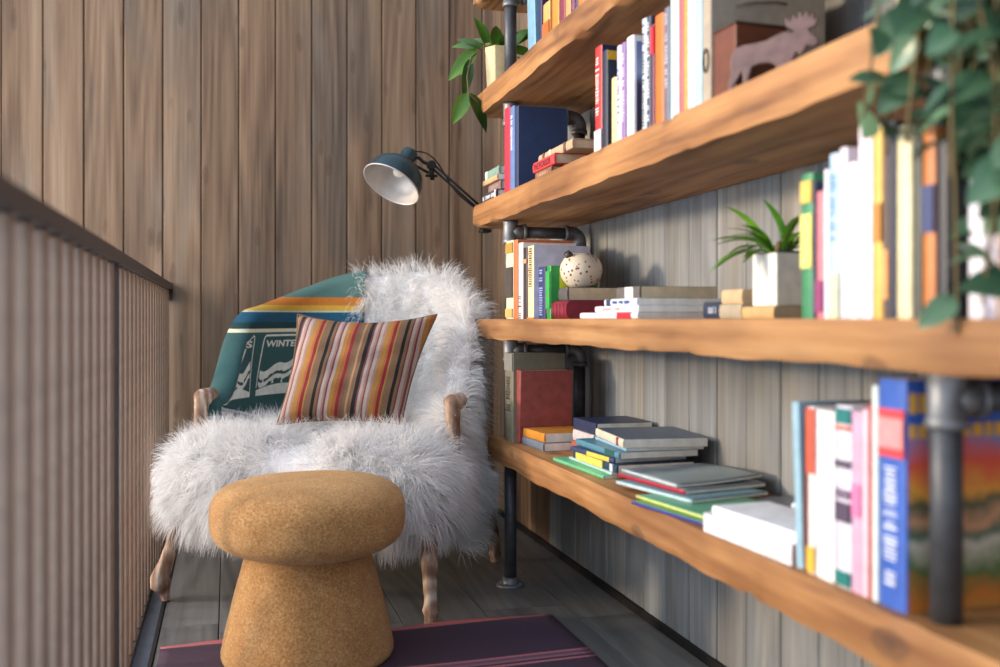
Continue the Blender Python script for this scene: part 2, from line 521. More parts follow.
def shelf_board(zt, th, y0, y1, seed):
    rr = random.Random(seed)
    ny = 90
    nz, nx = 5, 8
    x1 = XW - 0.006
    ph = [rr.uniform(0, 6.28) for _ in range(8)]
    dents = [(rr.uniform(y0, y1), rr.uniform(0.008, 0.03), rr.uniform(0.002, 0.008), rr.choice([0, 1])) for _ in range(9)]
    dents += [(y1 - 0.005, 0.05, 0.012, 1)]
    # section loop: front edge bottom->top, top front->back, back, bottom
    vs, fs = [], []
    sec = []
    for j in range(nz + 1): sec.append(('f', j / nz))
    for j in range(1, nx + 1): sec.append(('t', j / nx))
    for j in range(1, 2): sec.append(('k', 1.0))
    for j in range(1, nx): sec.append(('b', j / nx))
    ns = len(sec)
    for i in range(ny + 1):
        y = y0 + (y1 - y0) * i / ny
        wob = 0.0022 * math.sin(y * 9 + ph[0]) + 0.0014 * math.sin(y * 23 + ph[1]) + 0.0008 * math.sin(y * 61 + ph[2])
        wt = 0.0008 * math.sin(y * 17 + ph[3])
        wb = 0.0020 * math.sin(y * 12 + ph[5]) + 0.0012 * math.sin(y * 37 + ph[6])
        dt = sum(a * math.exp(-((y - c) / wd) ** 2) for c, wd, a, s_ in dents if s_ == 0)
        db = sum(a * math.exp(-((y - c) / wd) ** 2) for c, wd, a, s_ in dents if s_ == 1)
        for kind, q in sec:
            if kind == 'f':
                rnd_e = 0.004 * (abs(2 * q - 1)) ** 6
                x = XF + wob * (1 - 0.5 * q) + rnd_e + (dt if q > 0.85 else 0) + (db if q < 0.15 else 0)
                z = zt - th + th * q + (wb + db * 0.8 if q < 0.1 else 0) - (dt * 0.0 if q > 0.9 else 0)
            elif kind == 't': x = XF + (x1 - XF) * q; z = zt
            elif kind == 'k': x = x1; z = zt - th
            else: x = x1 + (XF - x1) * q; z = zt - th + wb * 0.5 + 0.0012 * math.sin(x * 90 + y * 5)
            vs.append(lu(x, y, z))
    for i in range(ny):
        for k in range(ns):
            k2 = (k + 1) % ns
            fs.append((i * ns + k, i * ns + k2, (i + 1) * ns + k2, (i + 1) * ns + k))
    m_ = MB(); m_.add(vs, fs, True)
    m_.f += [tuple(range(ns)), tuple(ny * ns + q for q in reversed(range(ns)))]; m_.sm += [False, False]; m_.mi += [0, 0]
    o = m_.build('shelf_board', M['shelf'], unit)
    md = o.modifiers.new('split', 'EDGE_SPLIT'); md.split_angle = R(50)
    return o


for i in range(5): shelf_board(TOPS[i], THK[i], ENDS[i][0], ENDS[i][1], 20 + i)
PR = 0.0205
for py_ in (PYL, PYR):
    segs = [(0.0, TOPS[0] - THK[0])] if py_ == PYL else [(0.0, TOPS[0] - THK[0])]
    levels = [(TOPS[i], TOPS[i + 1] - THK[i + 1]) for i in range(4)]
    if py_ == PYR: levels = [(TOPS[0], TOPS[1] - THK[1]), (TOPS[1], TOPS[2] - THK[2])]
    post = MB(); post.tube([lu(PX, py_, 0.004), lu(PX, py_, TOPS[0] - THK[0])], PR, 20); 
    po = post.build('front_post', M['pipe'], unit)
    f_ = MB(); f_.lathe([(0.0, 0.010), (0.022, 0.010), (0.046, 0.008), (0.048, 0.0), (0.0, 0.0)], 32, lu(PX, py_, 0)); 
    f_.lathe([(0.0, 0.03), (0.027, 0.03), (0.028, 0.008)], 24, lu(PX, py_, 0))
    for a in range(4):
        an = R(45 + 90 * a); f_.lathe([(0.0, 0.0145), (0.004, 0.014), (0.005, 0.009)], 8, lu(PX + 0.037 * math.cos(an), py_ + 0.037 * math.sin(an), 0))
    f_.build('flange', M['fitting'], po)
    for (z0, z1) in levels:
        p = MB(); p.tube([lu(PX, py_, z0), lu(PX, py_, z1)], PR, 20); fp = p.build('front_post', M['pipe'], unit)
        p = MB(); p.tube([lu(PX, py_, z1 - 0.078), lu(PX, py_, z1 - 0.076), lu(PX, py_, z1 - 0.064), lu(PX, py_, z1 - 0.062), lu(PX, py_, z1 - 0.010), lu(PX, py_, z1 - 0.001)],
                         [0.0245, 0.027, 0.027, 0.0245, 0.0245, 0.027], 20)
        p.tube([lu(PX, py_, z1 - 0.038), lu(PX + 0.045, py_, z1 - 0.038)], [0.024, 0.025], 18)
        p.tube([lu(PX + 0.041, py_, z1 - 0.038), lu(PX + 0.053, py_, z1 - 0.038)], 0.028, 18)
        p.build('tee_fitting', M['fitting'], fp)
        p = MB(); p.tube([lu(PX + 0.05, py_, z1 - 0.038), lu(XW - 0.075, py_, z1 - 0.038)], PR - 0.001, 18); cp = p.build('crossbar', M['pipe'], unit)
        p = MB()
        xe = XW - 0.045; r_ = 0.03
        arc = [lu(xe - r_ + r_ * math.sin(a), py_, z1 - 0.038 - r_ + r_ * math.cos(a)) for a in [R(q) for q in range(0, 91, 15)]]
        p.tube([lu(xe - r_ - 0.018, py_, z1 - 0.038)] + arc + [lu(xe, py_, z1 - 0.038 - r_ - 0.018)], 0.0245, 18)
        p.tube([lu(xe - r_ - 0.026, py_, z1 - 0.038), lu(xe - r_ - 0.012, py_, z1 - 0.038)], 0.028, 18)
        p.tube([lu(xe, py_, z1 - 0.038 - r_ - 0.026), lu(xe, py_, z1 - 0.038 - r_ - 0.012)], 0.028, 18)
        p.build('elbow_fitting', M['fitting'], cp)
        p = MB(); p.tube([lu(xe, py_, z0), lu(xe, py_, z1 - 0.038 - r_ - 0.02)], PR, 18); p.build('rear_post', M['pipe'], unit)

# ------------------------------------------------------------------ rug
def rug_mat():
    m = stripes('plum_woven_rug', 'Y', [(0.0, (66, 46, 62)), (0.756, (176, 104, 112)), (0.764, (66, 44, 60)), (0.772, (150, 96, 108)), (0.778, (110, 76, 92)), (0.791, (176, 104, 112)), (0.799, (66, 46, 62)), (0.984, (176, 96, 102))],
                scale=1 / 1.6, offset=0.5, weave=300)
    return m
rg = MB()
RY0, RY1, RX0, RX1 = 1.17, 2.77, -0.175, 0.93
def rugp(u, v):
    x = RX0 + (RX1 - RX0) * u; y = RY0 + (RY1 - RY0) * v
    e = v ** 8
    return (x - 0.38, y - 1.97 + e * (0.012 * math.sin(x * 11 + 1.0)), 0.009 + 0.0035 * math.sin(x * 7 + y * 3) * v + 0.003)
rg.grid(rugp, 40, 50)
ro = rg.build('rug', rug_mat(), solid=0.008)
ro.location = (0.38, 1.97, 0)
tag(ro, 'dark plum woven rug with pink end stripes on the floor', 'rug')

# ------------------------------------------------------------------ mushroom stool
st = thing('stool', 'mustard felt mushroom stool with a puffy round top on the rug', 'stool', (0.205, 2.615, 0.014))
b = MB()
prof = [(0.0, 0.0), (0.212, 0.0), (0.220, 0.003), (0.224, 0.012), (0.224, 0.025), (0.215, 0.07), (0.203, 0.12), (0.188, 0.18), (0.174, 0.23), (0.164, 0.27), (0.156, 0.30)]
b.lathe(prof, 64)
b.build('pedestal', M['felt'], st)
b = MB()
prof = []
a_, hh, zc = 0.255, 0.090, 0.372
for i in range(33):
    t = -math.pi / 2 + math.pi * i / 32
    c_, s_ = math.cos(t), math.sin(t)
    e1, e2 = 0.50, 0.62
    prof.append((a_ * (abs(c_) ** e1), zc + hh * (abs(s_) ** e2) * (1 if s_ > 0 else -1)))
def lump(r, z, a): return (r * (1 + 0.008 * math.sin(3 * a + 1) + 0.004 * math.sin(7 * a)), z + 0.016 * (1 - (r / 0.27) ** 2) * (1 if z > zc else -0.3) - 0.006 + 0.004 * math.sin(2 * a + 1) * (r / 0.26))
b.lathe(prof, 72, fn=lump)
b.build('cushion_top', M['felt'], st)

# ------------------------------------------------------------------ armchair
CH = thing('armchair', 'wide armchair covered in shaggy white sheepskin on carved driftwood legs', 'armchair', (0.19, 3.05, 0), R(-30))

PLAN = [(-0.432, 0.29), (-0.435, 0.42), (-0.428, 0.54), (-0.40, 0.67), (-0.325, 0.77), (-0.19, 0.815), (0.0, 0.835),
        (0.16, 0.815), (0.25, 0.76), (0.315, 0.66), (0.348, 0.54), (0.362, 0.42), (0.365, 0.29)]
def crv(pts, t):
    n = len(pts) - 1
    x = max(0.0, min(0.99999, t)) * n; i = int(x); f = x - i
    p0, p1, p2, p3 = pts[max(i - 1, 0)], pts[i], pts[i + 1], pts[min(i + 2, n)]
    return tuple(0.5 * (2 * b_ + (c - a) * f + (2 * a - 5 * b_ + 4 * c - d) * f * f + (-a + 3 * b_ - 3 * c + d) * f ** 3)
                 for a, b_, c, d in zip(p0, p1, p2, p3))
def sstep(a, b_, x):
    x = max(0, min(1, (x - a) / (b_ - a))); return x * x * (3 - 2 * x)
def plan(t): return crv(PLAN, t)
def nrm(t):
    a, b_ = plan(t - 0.01), plan(t + 0.01)
    dx, dy = b_[0] - a[0], b_[1] - a[1]
    l = math.hypot(dx, dy); return (-dy / l, dx / l)      # outward
def topz(t):
    s_ = abs(2 * t - 1)                     # 0 centre, 1 arm front
    z = 0.61
    z += (0.30 if t < 0.5 else 0.27) * sstep(0.97, 0.66, s_)
    z += (0.16 if t < 0.5 else 0.19) * sstep(0.72, 0.08, s_) + 0.02 * math.exp(-((t - 0.54) / 0.06) ** 2)
    return z
def lean(t, z):
    x, y = plan(t)
    k = max(0.0, z - 0.45)
    back = sstep(0.42, 0.80, y)
    return 0.16 * k * back
def shell(t, q, thick=0.080):
    if t < 0.5: thick = 0.050 + 0.030 * sstep(0.40, 0.5, t)
    """q 0..1: inside bottom -> over the top -> outside bottom"""
    x, y = plan(t); nx_, ny_ = nrm(t)
    h = topz(t)
    if q < 0.42:
        z = 0.42 + (h - 0.04 - 0.42) * (q / 0.42); off = 0.0
    elif q < 0.58:
        a = (q - 0.42) / 0.16 * math.pi
        z = h - 0.04 + 0.04 * math.sin(a); off = thick / 2 * (1 - math.cos(a))
    else:
        z = h - 0.04 - (h - 0.04 - 0.19) * ((q - 0.58) / 0.42) - (0.05 * (q - 0.58) / 0.42 if t > 0.6 else 0); off = thick
    ln = lean(t, z)
    return Vector((x + nx_ * off, y + ny_ * off + ln, z))
def armcap(side):
    def f(u, v):      # rounded front end of the arm
        a = math.pi * v
        t = 0.0 if side < 0 else 1.0
        x0, y0 = plan(t)
        xm = x0 + side * (0.040 if side > 0 else 0.025)
        z = 0.20 + (0.61 - 0.04 - 0.20) * min(1, u / 0.75)
        r_ = 0.040 if side > 0 else 0.025
        if u > 0.75:
            th = (u - 0.75) / 0.25 * math.pi / 2
            z += 0.04 * math.sin(th); r_ *= math.cos(th)
        return Vector((xm - math.cos(a) * r_ * (1 if side > 0 else 1), y0 - math.sin(a) * r_ * 0.9, z))
    return f
b = MB(); b.grid(lambda u, v: shell(u, v), 60, 40)
for s_ in (-1, 1): b.grid(armcap(s_), 16, 10)
b.build('backrest', M['hide'], CH)


def sq(v, e): return (abs(v) ** e) * (1 if v >= 0 else -1)
def seatp(u, v):
    """closed puffy block: u around, v bottom->top"""
    a = 2 * math.pi * u; t = -math.pi / 2 + math.pi * v
    c_ = abs(math.cos(t)) ** 0.34
    x = 0.465 * c_ * sq(math.cos(a), 0.34)
    y = 0.31 + 0.36 * c_ * sq(math.sin(a), 0.36)
    z = 0.368 + 0.132 * sq(math.sin(t), 0.5)
    return Vector((x, y, z))
b = MB(); b.grid(seatp, 72, 28); b.build('seat', M['hide'], CH)


def ribbons(name, roots, mat, parent, L=(0.05, 0.09), wd=0.0011, seg=4, seed=1, grav=0.9, spread=0.5, clumps=None):
    """shaggy wool: one thin tapering strip per strand; roots: (position, normal)"""
    rr = random.Random(seed)
    vs, fs = [], []
    cl = [(rr.gauss(0, 1), rr.gauss(0, 1), rr.gauss(0, 1)) for _ in range(400)]
    Wm = Matrix.Translation((0.19, 3.05, 0)) @ Matrix.Rotation(R(-30), 4, 'Z'); Wi = Wm.inverted()
    for (p, nn) in roots:
        wp = Wm @ p
        if wp.x > 0.835 and wp.y < 3.46: continue
        ck = (int(p.x * 28 + 1000) * 73856093 ^ int(p.y * 28 + 1000) * 19349663 ^ int(p.z * 28 + 1000) * 83492791) % 400
        cx = cl[ck]
        d = nn + Vector((cx[0] * spread * 0.75 + rr.gauss(0, spread * 0.4), cx[1] * spread * 0.75 + rr.gauss(0, spread * 0.4), cx[2] * spread * 0.5 + rr.gauss(0, spread * 0.35)))
        d.normalize()
        l = rr.uniform(*L)
        side = d.cross(Vector((rr.gauss(0, 1), rr.gauss(0, 1), rr.gauss(0, 1)))).normalized()
        q = p.copy(); st_ = l / seg
        o = len(vs)
        cw = Vector((rr.gauss(0, 0.18), rr.gauss(0, 0.18), rr.gauss(0, 0.12)))
        for i in range(seg + 1):
            w_ = wd * (1 - (i / seg) ** 2 * 0.85)
            vs.append(q + side * w_); vs.append(q - side * w_)
            d = (d + Vector((0, 0, -grav * (0.16 + 0.12 * i))) + cw * (1 if i % 2 else -0.6)).normalized()
            q = q + d * st_
        for i in range(o, len(vs)):
            wp = Wm @ vs[i]
            if wp.x > 0.835 and wp.y < 3.46 and wp.z > 0.38: wp.x = 0.835 + (wp.x - 0.835) * 0.12; vs[i] = Wi @ wp
            elif wp.x < -0.236: wp.x = -0.236 + (wp.x + 0.236) * 0.05; vs[i] = Wi @ wp
        for i in range(seg): fs.append((o + 2 * i, o + 2 * i + 1, o + 2 * i + 3, o + 2 * i + 2))
    me = bpy.data.meshes.new(name)
    me.from_pydata([tuple(v) for v in vs], [], fs)
    me.polygons.foreach_set('use_smooth', [True] * len(fs))
    me.materials.append(mat)
    o = bpy.data.objects.new(name, me); C.objects.link(o); o.parent = parent
    return o


def roots_on(fn, n, seed, keep=None, flip=1, gv=40):
    rr = random.Random(seed)
    # area weights from a coarse grid
    G = 40
    cells, tot = [], 0.0
    for i in range(G):
        for j in range(gv):
            a, b_, c = fn(i / G, (j + 0.5) / gv), fn((i + 1) / G, (j + 0.5) / gv), fn(i / G, (j + (1.5 if j < gv - 1 else -0.5)) / gv)
            ar = (b_ - a).cross(c - a).length; tot += ar; cells.append((tot, i, j))
    import bisect
    keys = [c[0] for c in cells]
    out = []
    while len(out) < n:
        _, i, j = cells[bisect.bisect_left(keys, rr.random() * tot)]
        u, v = (i + rr.random()) / G, (j + rr.random()) / gv
        p = fn(u, v)
        e = 0.0015
        uu, vv = min(u, 1 - e), min(v, 1 - e)
        a = fn(uu, vv)
        nn = (fn(uu + e, vv) - a).cross(fn(uu, vv + e) - a)
        if nn.length < 1e-12: continue
        nn = nn.normalized() * flip
        if keep and not keep(p, nn, u, v):
            n -= 1; continue
        out.append((p, nn))
    return out


fr = roots_on(seatp, 72000, 11, keep=lambda p, nn, u, v: p.z > 0.25 or rnd.random() < 0.5, gv=400)
ribbons('seat_fleece', fr, M['fur'], CH, L=(0.05, 0.115), wd=0.0010, seed=3, grav=0.8, spread=0.6)['kind'] = 'stuff'
# inner / outer side of the back; the blanket lies over the left half
def keep_back(p, nn, u, v):
    if u < 0.42 and v < 0.75: return False
    return True
fb = roots_on(lambda u, v: shell(u, v), 60000, 12, keep=keep_back)
cap_r = roots_on(armcap(1), 3000, 15) + roots_on(armcap(-1), 2000, 16)
cap_r = [(p, (nn if nn.dot(Vector((0, -1, 0.2))) > 0 else -nn)) for p, nn in cap_r]
c0 = Vector((0, 0.4, 0.6))
# normals must point away from the solid
def fixn(p, nn, u=None): return nn
mid = shell(0.5, 0.2); e_ = (shell(0.504, 0.2) - mid).cross(shell(0.5, 0.204) - mid)
sgn = 1 if e_.y < 0 else -1
fb = [(p, nn * sgn) for p, nn in fb] + [c for c in cap_r if c[0].x > 0 or c[0].z < 0.5]
ribbons('back_fleece', fb, M['fur'], CH, L=(0.045, 0.10), wd=0.0010, seed=5, grav=0.55, spread=0.6)['kind'] = 'stuff'


def leg(path, rad, parent=CH, name='leg', knobs=()):
    # gnarled tapering leg
    pts = []
    n = 26
    for i in range(n + 1): pts.append(crv(path, i / n))
    rs = []
    rr = random.Random(int(path[0][0] * 1000 + 50))
    for i in range(n + 1):
        r0 = crv([(q, 0) for q in rad], i / n)[0]
        for (kp, kw, ka) in knobs: r0 += ka * math.exp(-((i / n - kp) / kw) ** 2)
        rs.append(r0 * (1 + rr.uniform(-0.06, 0.06)))
    m_ = MB(); m_.tube(pts, rs, 14); 
    return m_.build(name, M['leg'], parent)
# local frame: front right foot x=.445 y=0 ; front left x=-.445
leg([(0.400, 0.12, 0.34), (0.425, 0.05, 0.27), (0.438, 0.015, 0.19), (0.446, 0.0, 0.10), (0.450, -0.004, 0.04), (0.446, 0.0, 0.0)],
    [0.034, 0.030, 0.026, 0.022, 0.020, 0.020, 0.018], knobs=[(0.8, 0.05, 0.006), (0.45, 0.03, 0.004), (0.15, 0.04, 0.006)])
leg([(-0.410, 0.10, 0.34), (-0.420, 0.04, 0.27), (-0.418, 0.010, 0.20), (-0.438, -0.005, 0.12), (-0.455, -0.012, 0.075), (-0.446, 0.0, 0.03), (-0.440, 0.0, 0.0)],
    [0.030, 0.027, 0.024, 0.022, 0.026, 0.024, 0.015, 0.012], knobs=[(0.74, 0.06, 0.010)])
leg([(0.36, 0.66, 0.36), (0.42, 0.73, 0.20), (0.445, 0.75, 0.08), (0.447, 0.76, 0.0)], [0.030, 0.026, 0.022, 0.018], knobs=[(0.85, 0.05, 0.004)])
leg([(-0.43, 0.72, 0.36), (-0.44, 0.74, 0.20), (-0.445, 0.75, 0.08), (-0.447, 0.76, 0.0)], [0.030, 0.026, 0.022, 0.018], knobs=[(0.85, 0.05, 0.004)])
for s_ in (1, -1):
    leg([(0.445 * s_, 0.235, 0.42), (0.450 * s_, 0.225, 0.52), (0.448 * s_, 0.22, 0.60), (0.447 * s_, 0.232, 0.632), (0.45 * s_, 0.29, 0.638)],
        [0.020, 0.021, 0.024, 0.027, 0.024], name='arm_support', knobs=[(0.72, 0.05, 0.006)])

# ------------------------------------------------------------------ blanket over the left wing
def blanket_pt(a, s_, eps=0.0):
    """a 0..1 along the wing from the front edge, s_ 0 lower hem .. 1 top, then over the top to 1.5"""
    t0 = 0.002
    t = t0 + (0.445 - t0) * a
    x, y = plan(t); nx_, ny_ = nrm(t)
    h = topz(t) + 0.020
    inn = -0.018 - eps + 0.004 * math.sin(a * 19 + s_ * 3)
    zb = 0.590 - 0.065 * min(1, a * 2.2)
    if s_ <= 1.0:
        z = zb + (h - 0.03 - zb) * s_; off = inn
        z2 = z
    else:
        q = (s_ - 1.0) / 0.5
        if q < 0.4:
            an = q / 0.4 * math.pi
            th_ = 0.050 + 0.030 * sstep(0.40, 0.5, t); tot = th_ + 0.036
            z = h - 0.03 + (0.035 + eps) * math.sin(an); off = inn + (tot + 2 * eps) * (1 - math.cos(an)) / 2
        else:
            z = h - 0.03 - 0.30 * (q - 0.4) / 0.6; off = 0.050 + 0.030 * sstep(0.40, 0.5, t) + 0.018 + eps
    return Vector((x + nx_ * off, y + ny_ * off + lean(t, z), z))


def flap(u, v):
    # the cloth wrapped round the front end of the arm
    x0, y0 = plan(0.002); xm = x0 - 0.025
    rr_ = 0.025 + 0.016
    a = math.pi * (1 - v)
    h = topz(0.0) + 0.02 - 0.03
    z = 0.560 + (h - 0.560) * min(1, u / 0.7)
    if u > 0.7:
        th = (u - 0.7) / 0.3 * math.pi / 2
        z += 0.036 * math.sin(th); rr_ *= math.cos(th)
    return Vector((xm - math.cos(a) * rr_, y0 - math.sin(a) * rr_ * 0.95 + 0.001, z))
bl_mb = MB(); bl_mb.grid(lambda u, v: blanket_pt(u, v * 1.5), 60, 66); bl_mb.grid(flap, 14, 18)
# colour bands follow world height: woven stripes across the blanket
bm_ = stripes('green_striped_wool', 'Z', [(0.0, (52, 92, 92)), (0.497, (226, 222, 190)), (0.516, (22, 62, 66)), (0.554, (20, 82, 108)), (0.607, (190, 196, 176)),
                                          (0.617, (204, 160, 56)), (0.645, (188, 112, 36)), (0.695, (74, 108, 102))], scale=1.0 / 0.70, offset=-0.5 / 0.70, weave=350)
blk = thing('blanket', 'green wool blanket with orange and blue stripes draped over the armchair', 'blanket', (0.19, 3.05, 0), R(-30))
bl_mb.build('throw', bm_, blk, solid=0.006)
hem = MB(); hem.tube([blanket_pt(i / 40, 0.0) for i in range(41)], 0.007, 8); hem.build('hem', plain((170, 182, 188), 0.9), blk)
hem = MB(); hem.tube([flap(0, j / 16) for j in range(17)], 0.007, 8); hem.build('hem', plain((170, 182, 188), 0.9), blk)
BA1, BA2, BA3 = 0.40, 0.405, 0.40
WHITE = plain((222, 226, 214), 0.9)


def blanket_z(a, z, eps):
    s_ = 0.5
    for _ in range(4):
        t0 = 0.002
        h = topz(t0 + (0.445 - t0) * a) + 0.020 - 0.03
        zb = 0.590 - 0.065 * min(1, a * 2.2)
        s_ = min(1.0, max(0.0, (z - zb) / (h - zb)))
    return blanket_pt(a, s_, eps)


def decal(polys, name):
    """flat 2D shapes in blanket coordinates (a, s) laid on the cloth"""
    m_ = MB()
    for vs, fs in polys:
        sh = [(x + (y - 0.84) * 0.28, y) for x, y in vs]
        m_.add([blanket_z(max(0.0, x), y, 0.0058) for x, y in sh], [f for f in fs if all(sh[i][0] >= -0.004 for i in f)])
    return m_.build(name, WHITE, blk)


def stroke2(path, wx, wy):
    vs, fs = [], []
    n = len(path)
    for i, (x, y) in enumerate(path):
        a, b_ = path[max(i - 1, 0)], path[min(i + 1, n - 1)]
        dx, dy = (b_[0] - a[0]) / wx, (b_[1] - a[1]) / wy
        l = math.hypot(dx, dy) or 1
        vs += [(x - dy / l * wx, y + dx / l * wy), (x + dy / l * wx, y - dx / l * wy)]
    for i in range(n - 1): fs.append((2 * i, 2 * i + 1, 2 * i + 3, 2 * i + 2))
    return vs, fs


def dens(path, k=6):
    out = []
    for a, b_ in zip(path[:-1], path[1:]):
        out += [(a[0] + (b_[0] - a[0]) * i / k, a[1] + (b_[1] - a[1]) * i / k) for i in range(k)]
    return out + [path[-1]]


def poly_fill(pts, n=10):
    """strip fill between a lower and an upper line given as [(x, y_low, y_high)]"""
    vs, fs = [], []
    for x, lo, hi in pts: vs += [(x, lo), (x, hi)]
    for i in range(len(pts) - 1): fs.append((2 * i, 2 * i + 1, 2 * i + 3, 2 * i + 2))
    return vs, fs


def badge(a0, wd, txt, seed):
    """park badge: rounded outline, lettering, snowy ridge, trees and a lake; coordinates (along, height)"""
    P = []
    rx, ry = 0.012, 0.018
    top, bot = 0.838, 0.615
    a1 = a0 + wd
    ring = [(a0, bot + 0.03), (a0, top - ry), (a0 + rx * .3, top - ry * .3), (a0 + rx, top), (a1 - rx, top), (a1 - rx * .3, top - ry * .3), (a1, top - ry), (a1, bot + ry), (a1 - rx * .3, bot + ry * .3), (a1 - rx, bot)]
    P.append(stroke2(dens(ring, 5), 0.0036, 0.0036))
    tv, tf = text2d(txt, 0.03)
    wmax = max(x for x, y in tv)
    k = (wd - 0.035) / wmax
    P.append(([(a0 + 0.02 + x * k, top - 0.043 + y * 0.034) for x, y in tv], tf))
    def ridge(x): return 0.735 + 0.022 * math.sin(x * 5.2 + seed) + 0.012 * math.sin(x * 13 + seed)
    for dz, th in ((0.0, 0.026), (-0.042, 0.012)):
        P.append(poly_fill([(a0 + wd * (0.03 + 0.94 * i / 24), ridge(i / 24) + dz - th - 0.007 * abs(math.sin(i * 1.9)), ridge(i / 24) + dz) for i in range(25)]))
    P.append(poly_fill([(a0 + wd * (i / 14), bot, bot + 0.008 + 0.032 * math.sin(math.pi * (0.12 + 0.8 * i / 14))) for i in range(15)]))
    for q in range(5):
        x = a0 + wd * (0.12 + 0.17 * q); y = bot + 0.042
        P.append(([(x - 0.007, y), (x + 0.007, y), (x, y + 0.03 + 0.008 * (q % 2))], [(0, 1, 2)]))
    return P


decal(badge(-0.065, BA1, 'PARKS', 1), 'badge_print')
decal(badge(BA2, BA3, 'WINTER AT', 4), 'badge_print')

# ------------------------------------------------------------------ striped cushion
def cushion_mat():
    m, n, b = new_mat('multicolour_striped_weave')
    tc = n.nodes.new('ShaderNodeTexCoord'); sp = n.nodes.new('ShaderNodeSeparateXYZ')
    n.links.new(tc.outputs['Object'], sp.inputs[0])
    ma = N(n, 'ShaderNodeMath', _operation='MULTIPLY_ADD'); ma.inputs[1].default_value = 1 / 0.25; ma.inputs[2].default_value = 0.92
    shn = N(n, 'ShaderNodeMath', _operation='MULTIPLY_ADD'); shn.inputs[1].default_value = -0.20
    n.links.new(sp.outputs['Z'], shn.inputs[0]); n.links.new(sp.outputs['X'], shn.inputs[2])
    n.links.new(shn.outputs[0], ma.inputs[0])
    fr_ = N(n, 'ShaderNodeMath', _operation='FRACT'); n.links.new(ma.outputs[0], fr_.inputs[0])
    T, BK, PK, W_, OR, RD, GD = (126, 96, 70), (22, 18, 20), (160, 126, 116), (176, 160, 150), (168, 98, 52), (136, 30, 36), (170, 120, 56)
    seq = [(0, T), (.05, BK), (.10, (120, 60, 60)), (.125, W_), (.16, PK), (.185, (130, 60, 62)), (.205, W_), (.25, PK), (.28, GD), (.34, OR), (.375, RD), (.415, GD), (.435, T),
           (.52, BK), (.565, T), (.60, (110, 50, 52)), (.62, W_), (.66, PK), (.685, (120, 54, 60)), (.71, W_), (.75, GD), (.80, OR), (.845, RD), (.89, (120, 86, 64)), (.93, T), (.97, (176, 136, 100))]
    r = ramp(n, [(p, srgb(c)) for p, c in seq], fr_.outputs[0]); r.color_ramp.interpolation = 'CONSTANT'
    t = N(n, 'ShaderNodeTexNoise', Scale=500.0, Detail=2.0); n.links.new(tc.outputs['Object'], t.inputs['Vector'])
    rr = ramp(n, [(0.3, (0.68, 0.68, 0.68)), (0.7, (1.15, 1.15, 1.15))], t.outputs['Fac'])
    n.links.new(mixc(n, r.outputs[0], rr.outputs[0], 1.0, 'MULTIPLY'), b.inputs['Base Color'])
    b.inputs['Roughness'].default_value = 0.85
    bump(n, b, t.outputs['Fac'], 0.5, 0.002)
    return m


def cush(u, v, side):
    x, z = 2 * u - 1, 2 * v - 1
    W2, H2 = 0.222, 0.198
    px_ = x * W2 * (1 - 0.075 * (1 - z * z)) 
    pz_ = z * H2 * (1 - (0.18 if z > 0 else 0.08) * (1 - x * x))
    px_ += pz_ * (0.19 + 0.09 * x)
    th = 0.075 * ((1 - x ** 4) * (1 - z ** 4)) ** 0.55
    wr = 0.004 * math.sin(x * 9 + z * 4) * (1 - x * x) * (1 - z * z) + 0.003 * math.sin(z * 13 - x * 5) * (1 - z * z)
    return (px_, side * (th + wr), pz_)
pc = thing('cushion', 'rectangular cushion with red, gold, black and white stripes on the armchair', 'cushion')
b = MB()
b.grid(lambda u, v: cush(u, v, -1), 36, 30); b.grid(lambda u, v: cush(u, v, 1), 36, 30)
b.build('cushion_cover', cushion_mat(), pc)
cm = MB()
edge = [cush(i / 30, 0, 0) for i in range(31)] + [cush(1, i / 24, 0) for i in range(1, 25)] + [cush(1 - i / 30, 1, 0) for i in range(1, 31)] + [cush(0, 1 - i / 24, 0) for i in range(1, 25)]
cm.tube(edge, 0.0035, 8); cm.build('piping', plain((120, 90, 66), 0.9), pc)
pc.matrix_world = Matrix.Translation((0.408, 3.285, 0.735)) @ Matrix.Rotation(R(-14), 4, 'Z') @ Matrix.Rotation(R(-24), 4, 'X') @ Matrix.Rotation(R(0), 4, 'Y')
bpy.context.view_layer.update()

# ------------------------------------------------------------------ lamp clamped to the end of the shelf
lp = thing('reading_lamp', 'dark teal dome reading lamp on a swing arm clamped to the shelf end', 'lamp', (0.885, 3.455, 1.30))
def ll(x, y, z): return (x - 0.885, y - 3.455, z - 1.30)
hc = Vector((0.645, 3.545, 1.508))          # top of the lamp head
ax = Vector((-0.50, -0.30, -0.80)).normalized()
m_ = MB()
prof = [(0.020, -0.012), (0.026, -0.010), (0.028, 0.0), (0.028, 0.030), (0.031, 0.032), (0.031, 0.040), (0.040, 0.044), (0.066, 0.056), (0.086, 0.076), (0.097, 0.102), (0.102, 0.134), (0.1025, 0.138)]
q = ax.to_track_quat('Z', 'Y').to_matrix().to_4x4(); q.translation = Vector(ll(*hc))
def put(mbx):
    mbx.v = [tuple(q @ (Vector(p) * 1.07)) for p in mbx.v]; return mbx
m_.lathe([(0.0, -0.012)] + prof, 48); put(m_).build('lamp_shade', M['teal_metal'], lp)
m_ = MB(); m_.lathe([(0.1015, 0.138), (0.100, 0.132), (0.095, 0.102), (0.084, 0.078), (0.064, 0.059), (0.040, 0.047), (0.0, 0.045)], 48); put(m_).build('shade_lining', M['silver'], lp)
m_ = MB(); m_.lathe([(0.1025, 0.1365), (0.1045, 0.138), (0.1045, 0.141), (0.1015, 0.142), (0.1005, 0.138)], 48); put(m_).build('shade_rim', M['silver'], lp)
